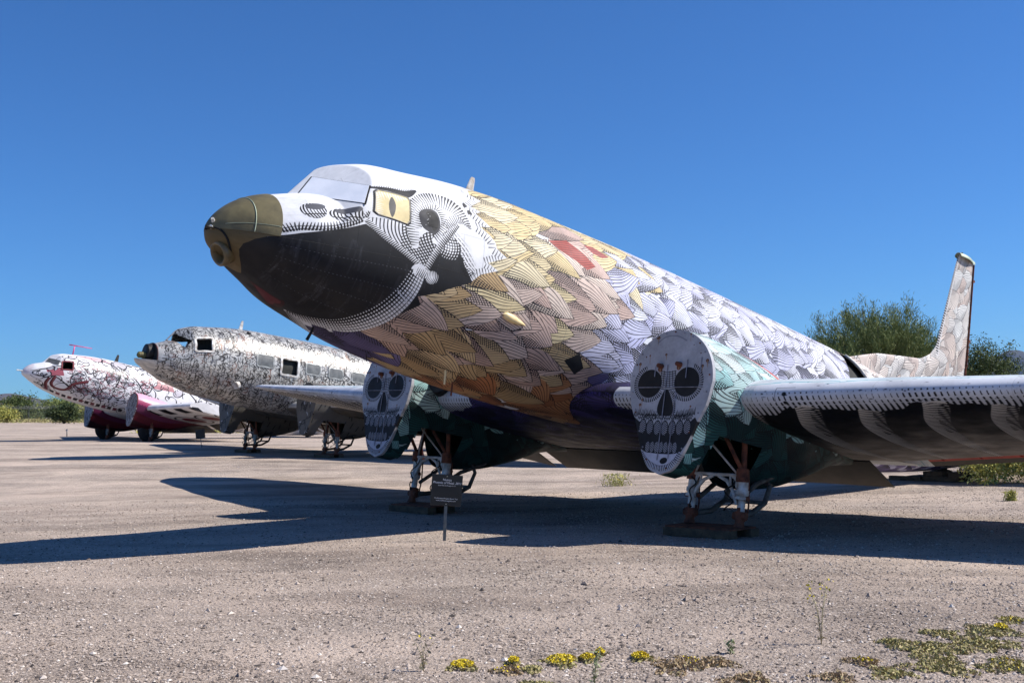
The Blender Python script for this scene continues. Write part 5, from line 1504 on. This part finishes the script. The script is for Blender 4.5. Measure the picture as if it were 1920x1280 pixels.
def build_cone():
    e = empty('traffic_cone', (-2.88, 35.73, float(ground_z(-2.88, 35.73)))); tag(e, 'small orange traffic cone on the gravel between the first and second airplane', 'cone')
    V = []; n = 24
    prof = [(.12, .028), (.115, .04), (.06, .22), (.026, .42), (.020, .43)]
    for r, z in prof:
        for k in range(n): V.append((r * math.cos(6.2832 * k / n), r * math.sin(6.2832 * k / n), z))
    orange = simple('orange_plastic', (232, 96, 40), (206, 78, 30), .5, 0, 5)
    mesh_obj('cone_body', V, [tuple(q) for q in grid_faces(len(prof), n, wrap=True)] + [tuple((len(prof) - 1) * n + k for k in range(n))], orange, e, smooth=True, angle=40)
    b = MB(); b.box((0, 0, .015), (.30, .30, .03), bev=.01); b.build('cone_base', orange, e)

def build_stake():
    e = empty('marker_stake', (-27.2, 69.5, float(ground_z(-27.2, 69.5)))); tag(e, 'short grey marker stake standing alone left of the farthest airplane', 'stake')
    b = MB(); b.tube([(0, 0, 0), (0, 0, .45)], .035, 8); b.build('post', M_GREYMETAL, e, smooth=True)
    b = MB(); b.box((0, -.03, .40), (.12, .02, .12), bev=.004); b.build('plate', M_CHIPPED, e)

def build_fence():
    e = empty('chain_link_fence', (-60, 160, 1.60)); tag(e, 'long chain-link fence with barbed wire in front of the far scrub', 'fence')
    P = MB()
    e.rotation_euler = (0, .0166, 0)
    x0, x1 = -62, 62; H = 2.0; xs = np.arange(x0, x1, 3.0)
    for i, x in enumerate(xs):
        b = MB(); b.tube([(x, 0, 0), (x, 0, H)], .035, 8); b.tube([(x, 0, H), (x - .02, -.25, H + .32)], .025, 6); b.build('post', M_GREYMETAL, e, smooth=True)
    b = MB(); b.tube([(x0, 0, H), (x1, 0, H)], .03, 6)
    for k in range(3): b.tube([(x0, -.08 * (k + 1), H + .1 * (k + 1)), (x1, -.08 * (k + 1), H + .1 * (k + 1))], .012, 5)
    # razor-wire coil along the top
    n = 1600; th = np.linspace(0, 2 * math.pi * 130, n)
    b.tube([(x0 + (x1 - x0) * k / n, -.15 + .2 * math.cos(th[k]), H + .28 + .2 * math.sin(th[k])) for k in range(n)], .012, 3)
    b.build('top_wire', simple('fence_wire', (170, 172, 170), (130, 132, 130), .5, .4), e)
    m, nt, bs = new_mat('chain_link')
    tc = nt.nodes.new('ShaderNodeTexCoord'); w = []
    for a in (R(45), R(-45)):
        mp = nt.nodes.new('ShaderNodeMapping'); mp.inputs['Rotation'].default_value = (0, a, 0); nt.links.new(tc.outputs['Object'], mp.inputs[0])
        wv = nt.nodes.new('ShaderNodeTexWave'); wv.bands_direction = 'X'; wv.inputs['Scale'].default_value = 5.0; nt.links.new(mp.outputs[0], wv.inputs[0])
        w.append(ramp(nt, wv.outputs['Fac'], [(.988, (0, 0, 0)), (.999, (1, 1, 1))]))
    al = mixc(nt, 1, w[0], w[1], 'LIGHTEN'); nt.links.new(al, bs.inputs['Alpha'])
    bs.inputs['Base Color'].default_value = (.35, .36, .36, 1); bs.inputs['Roughness'].default_value = .5
    mesh_obj('wire_mesh', [(x0, .04, 0.02), (x1, .04, .02), (x1, .04, H), (x0, .04, H)], [(0, 1, 2, 3)], m, e, smooth=False, recalc=False)

M_SCRUB = leaf_mat('scrub_leaves', (.05, .075, .025), (.09, .115, .035), (.17, .17, .05))
def build_vegetation():
    tree('palo_verde_tree', 19.9, 62, 7.5, 3.9, 3.4, M_PALO, 'wide green-twigged tree left of the tail fin of the feathered airplane', seed=3, n=60000, leaf=.026, clumps=420, wispy=True, cr=.35)
    tree('palo_verde_tree', 16.6, 60, 5.2, 1.9, 2.0, M_PALO, 'lower grey-green tree at the left foot of the wide green-twigged tree', seed=4, n=16000, leaf=.026, clumps=120, wispy=True, cr=.3)
    tree('palo_verde_tree', 23.0, 66, 5.6, 2.2, 2.4, M_PALO, 'green-twigged tree hidden mostly behind the tail fin of the feathered airplane', seed=14, n=16000, leaf=.026, clumps=120, wispy=True, cr=.3)
    tree('mesquite_tree', 24.9, 60, 5.6, 1.9, 2.4, M_MIDLEAF, 'olive tree directly right of the tail fin of the feathered airplane', seed=5, n=16000, leaf=.05, clumps=120)
    tree('mesquite_tree', 28.0, 62, 3.7, 1.8, 1.7, M_MIDLEAF, 'loose olive tree at the right edge, in front of the blue mountain', seed=6, n=11000, leaf=.05, clumps=90)
    tree('mesquite_tree', -12.1, 95, 6.3, 3.4, 2.8, M_MIDLEAF, 'tree whose top shows between the silver airplane and the feathered airplane', seed=7, n=9000, leaf=.09, clumps=80)
    far = [(-92, 172, 3.9, 3.6, M_DARKLEAF, 'dark tree at the left edge, far behind the fence'),
           (-85.5, 178, 4.6, 3.0, M_MIDLEAF, 'second tree from the left edge behind the fence'),
           (-76.5, 175, 4.2, 3.6, M_PALO, 'rounded bright green tree left of the farthest airplane nose, behind the fence'),
           (-70.0, 172, 2.9, 2.8, M_YELLOWBUSH, 'yellow-green bush behind the fence below the farthest airplane nose'),
           (-63.0, 176, 4.6, 3.4, M_MIDLEAF, 'green tree behind the fence seen just under the farthest airplane nose'),
           (-64.5, 148, 2.7, 1.9, M_DARKLEAF, 'dark round bush in front of the fence left of the magenta nacelles'),
           (-80, 160, 2.2, 2.6, M_YELLOWBUSH, 'low yellowish bush behind the fence at the left'),
           (-56, 170, 4.0, 3.0, M_DARKLEAF, 'dark tree behind the fence above the magenta nacelles'),
           (-48, 174, 4.2, 3.5, M_MIDLEAF, 'green tree behind the fence in the gap between the two far airplanes'),
           (-96.5, 158, 2.8, 2.6, M_MIDLEAF, 'low green bush just behind the fence at the left edge'),
           (-89, 156, 2.4, 2.8, M_DARKLEAF, 'low dark bush just behind the fence near the left edge')]
    for i, (x, y, h, rx, m, lb) in enumerate(far):
        x *= .904; h *= .93; rx *= 1.05
        small = h < 3
        tree('scrub_bush' if small else 'scrub_tree', x, y, h, rx, h * .55, m, lb, 'bush' if small else 'tree', 'scrub behind the far fence', seed=20 + i, n=9000, leaf=.12, clumps=90, trunk_h=.5)
    # unbroken far scrub that reads as one mass
    K = np.random.default_rng(40); n = 90000
    X = K.uniform(-190, 210, n); Y = 190 + K.uniform(0, 60, n); H = 2.0 + .9 * np.sin(X * .13) + .7 * np.sin(X * .41 + 1) + .5 * np.sin(X * 1.1)
    P = np.stack([X, Y, ground_z(X, Y) + np.abs(H) * K.random(n) ** .7 + .1], -1); V, f = leaves(P, .36, K, 1.6)
    o = mesh_obj('far_scrub', V, f, M_SCRUB, smooth=False, recalc=False); tag(o, kind='stuff')
    # dry grass verge at the foot of the fence
    n = 20000; X = K.uniform(-110, 10, n); Y = 156 + K.uniform(0, 20, n); P = np.stack([X, Y, ground_z(X, Y) + K.uniform(0, .5, n)], -1); V, f = leaves(P, .10, K, 4, .8)
    o = mesh_obj('dry_grass', V, f, leaf_mat('straw_grass', (.26, .22, .09), (.36, .32, .14), (.20, .22, .07)), smooth=False, recalc=False); tag(o, kind='stuff')
    n = 2500; X = K.uniform(-27, -17, n); Y = 80 + K.uniform(0, 8, n); P = np.stack([X, Y, ground_z(X, Y) + K.uniform(0, .25, n)], -1); V, f = leaves(P, .05, K, 4, .8)
    o = mesh_obj('weed_strip', V, f, M_YELLOWBUSH, smooth=False, recalc=False); tag(o, kind='stuff')
    # knee-high flowering weeds behind the airplane's tail, right
    n = 90000
    Y = 21.9 + K.random(n) ** 1.3 * 14; X = .385 * Y + 9 * K.random(n)
    keep = (X > .385 * Y + .25 + .2 * np.sin(Y * 5)) & (Y > 22.1 + .3 * np.sin(X * 4)) ; X, Y = X[keep], Y[keep]; n = len(X)
    hh = .74 + .20 * np.sin(X * 2.1 + Y) + .16 * np.sin(X * 5.3 - Y * 2); P = np.stack([X, Y, ground_z(X, Y) + np.abs(hh) * K.random(n) ** .8 + .02], -1)
    V, f = leaves(P, .035, K, 2.4, .5)
    o = mesh_obj('flowering_weeds', V, f, M_YELLOWBUSH, smooth=False, recalc=False); tag(o, kind='stuff')
    fl = [(-0.33, 6.96, .085, 'yellow-flowered clump, leftmost of the row along the bottom edge'), (-0.02, 7.04, .045, 'small yellow-flowered clump, second from the left at the bottom edge'),
          (0.27, 7.05, .105, 'largest yellow-flowered clump, in the middle of the bottom row'), (0.43, 7.10, .055, 'yellow-flowered clump just right of the largest clump'),
          (0.52, 7.25, .035, 'tiny yellow-flowered clump behind the gap right of the largest clump'), (0.76, 7.13, .065, 'yellow-flowered clump left of the wide reddish herb mat'),
          (3.25, 7.75, .05, 'yellow-flowered clump on the herb mats near the right edge')]
    for i, (x, y, r, lb) in enumerate(fl):
        herb_mat_patch('flower_clump', x, y, r, r * 1.5, M_HERB, lb, 'flower', 'yellow flower clumps on the gravel', 60 + i, n=int(160 + 2200 * r), h=.035, leaf=.011, flowers=int(60 + 2200 * r), fl_h=.03)
    hb = [(-0.06, 6.84, .09, 'thin green-brown herb mat left of the largest flower clump'), (0.08, 6.86, .07, 'thin herb mat just below the largest flower clump'), (0.09, 6.47, .09, 'green herb mat touching the bottom edge, left of centre'),
          (0.95, 6.89, .16, 'wide green-brown herb mat right of the flower clumps'), (1.04, 7.04, .09, 'thin brown herb mat behind the wide green-brown mat'), (1.20, 6.99, .12, 'reddish brown herb mat beside the wide green-brown mat'),
          (1.30, 6.48, .15, 'reddish herb mat at the bottom edge right of centre'), (1.79, 6.51, .11, 'small reddish herb mat at the bottom edge left of the big green mats'), (2.06, 6.90, .10, 'small brown herb mat left of the largest green mat'),
          (2.57, 7.17, .24, 'largest green herb mat near the lower right corner'), (2.92, 7.28, .19, 'brown-green herb mat right of the largest green mat'), (3.14, 7.67, .17, 'green herb mat by the right edge under a yellow clump'),
          (2.85, 6.67, .17, 'dull green herb mat in the lower right corner'), (2.46, 6.71, .18, 'green herb mat below the largest green mat'), (2.41, 7.42, .08, 'small pale herb mat behind the largest green mat'),
          (2.80, 7.64, .11, 'thin dark herb mat behind the brown-green mat'), (3.47, 8.08, .10, 'farthest herb mat, at the right edge'), (2.12, 6.58, .12, 'thin herb mat at the bottom edge left of the lower right mats')]
    for i, (x, y, r, lb) in enumerate(hb):
        herb_mat_patch('herb_mat', x, y, r, r * 1.25, M_REDHERB if ('red' in lb or 'brown herb' in lb) else M_HERB, lb, 'ground plant', 'flat herb mats on the gravel', 80 + i, n=int(12000 * r * r * 2 + 120), h=.018, leaf=.012, flowers=26 if i % 4 == 0 else 0, fl_h=.03)
    stem_plant('wildflower_stem', 1.97, 7.48, .42, 'tall thin weed with tiny yellow flowers standing alone right of centre', 'weed', 'thin weeds on the gravel', 5, 26, 5, M_DRY)
    stem_plant('wildflower_stem', .43, 6.50, .20, 'thin green weed at the bottom edge in front of the flower clumps', 'weed', 'thin weeds on the gravel', 6, 3, 4, M_PALEWEED)
    stem_plant('wildflower_stem', -.56, 6.88, .22, 'faint dry weed left of the leftmost flower clump', 'weed', 'thin weeds on the gravel', 7, 2, 4, M_DRY)
    stem_plant('wildflower_stem', 1.34, 7.26, .08, 'tiny green sprout behind the reddish brown herb mat', 'weed', 'thin weeds on the gravel', 8, 0, 6, M_PALEWEED)
    K2 = np.random.default_rng(3)
    for (x, y, w, h, lb) in ((2.16, 24.2, .34, .26, 'dry yellow-green grass tuft on the sunlit gravel between the two skull nacelles'), (8.1, 18.7, .09, .15, 'small green tuft at the right edge beside the shadow')):
        e = empty('grass_tuft', (x, y, float(ground_z(x, y)))); tag(e, lb, 'grass tuft'); n = 420
        P = K2.standard_normal((n, 3)) * [w * .45, w * .3, 0]; P[:, 2] = K2.random(n) * h; V, f = leaves(P, .012, K2, 8, 1.5); mesh_obj('foliage', V, f, M_YELLOWBUSH, e, smooth=False, recalc=False)
M_PALEWEED = leaf_mat('pale_weed', (.20, .24, .12), (.32, .34, .18))
M_REDHERB = leaf_mat('red_herb', (.30, .21, .12), (.40, .29, .18), (.36, .31, .14))

# ------------------------------------------------------------------ build
build_ground()
scatter_stones()
mountains('left_mountains', [(-8500, 60), (-6800, 240), (-5600, 300), (-4800, 330), (-4000, 270), (-3500, 235), (-3154, 209), (-3009, 184), (-2868, 158), (-2753, 152), (-2333, 110), (-1600, 70), (-600, 44), (900, 20), (2400, 6)], 7000, 1500, (.035, .030, .034), (.085, .072, .07))
mountains('right_mountains', [(2600, 40), (3107, 90), (3500, 210), (3793, 330), (3883, 440), (3957, 486), (4052, 440), (4200, 430), (4500, 500), (5100, 420), (6000, 200)], 9000, 1800, (.03, .03, .034), (.075, .068, .066))
FB = build_bird()
FS = build_script_plane()
FC = build_curl_plane()
G1 = 'timber pads under the airplanes'
blocks(FB, 5.86, 2.82, 'timber pad under the nearer strut pair of the feathered airplane', G1, seed=1)
blocks(FB, 5.86, -2.82, 'timber pad under the strut pair behind the information board', G1, seed=2)
blocks(FB, 16.9, 0, 'stack of timbers under the tail of the feathered airplane', G1, True, 3)
blocks(FS, 5.86, 2.82, 'timber pad under the nearer strut pair of the silver airplane', G1, seed=4)
blocks(FS, 5.86, -2.82, 'timber pad under the far strut pair of the silver airplane', G1, seed=5)
build_sign(); build_cone(); build_stake(); build_fence(); build_vegetation()

# ------------------------------------------------------------------ air: far ridges fade to blue
def build_haze():
    m, nt, b = new_mat('haze_air')
    nt.nodes.remove(b)
    v = nt.nodes.new('ShaderNodeVolumePrincipled'); v.inputs['Color'].default_value = (.50, .68, 1.0, 1); v.inputs['Density'].default_value = HAZE; v.inputs['Anisotropy'].default_value = .2
    nt.links.new(v.outputs[0], nt.nodes['Material Output'].inputs['Volume'])
    bx = MB(); bx.box((0, 4900, 200), (19000, 11000, 840)); o = bx.build('haze', m); tag(o, kind='stuff')
HAZE = 2.2e-5
build_haze()
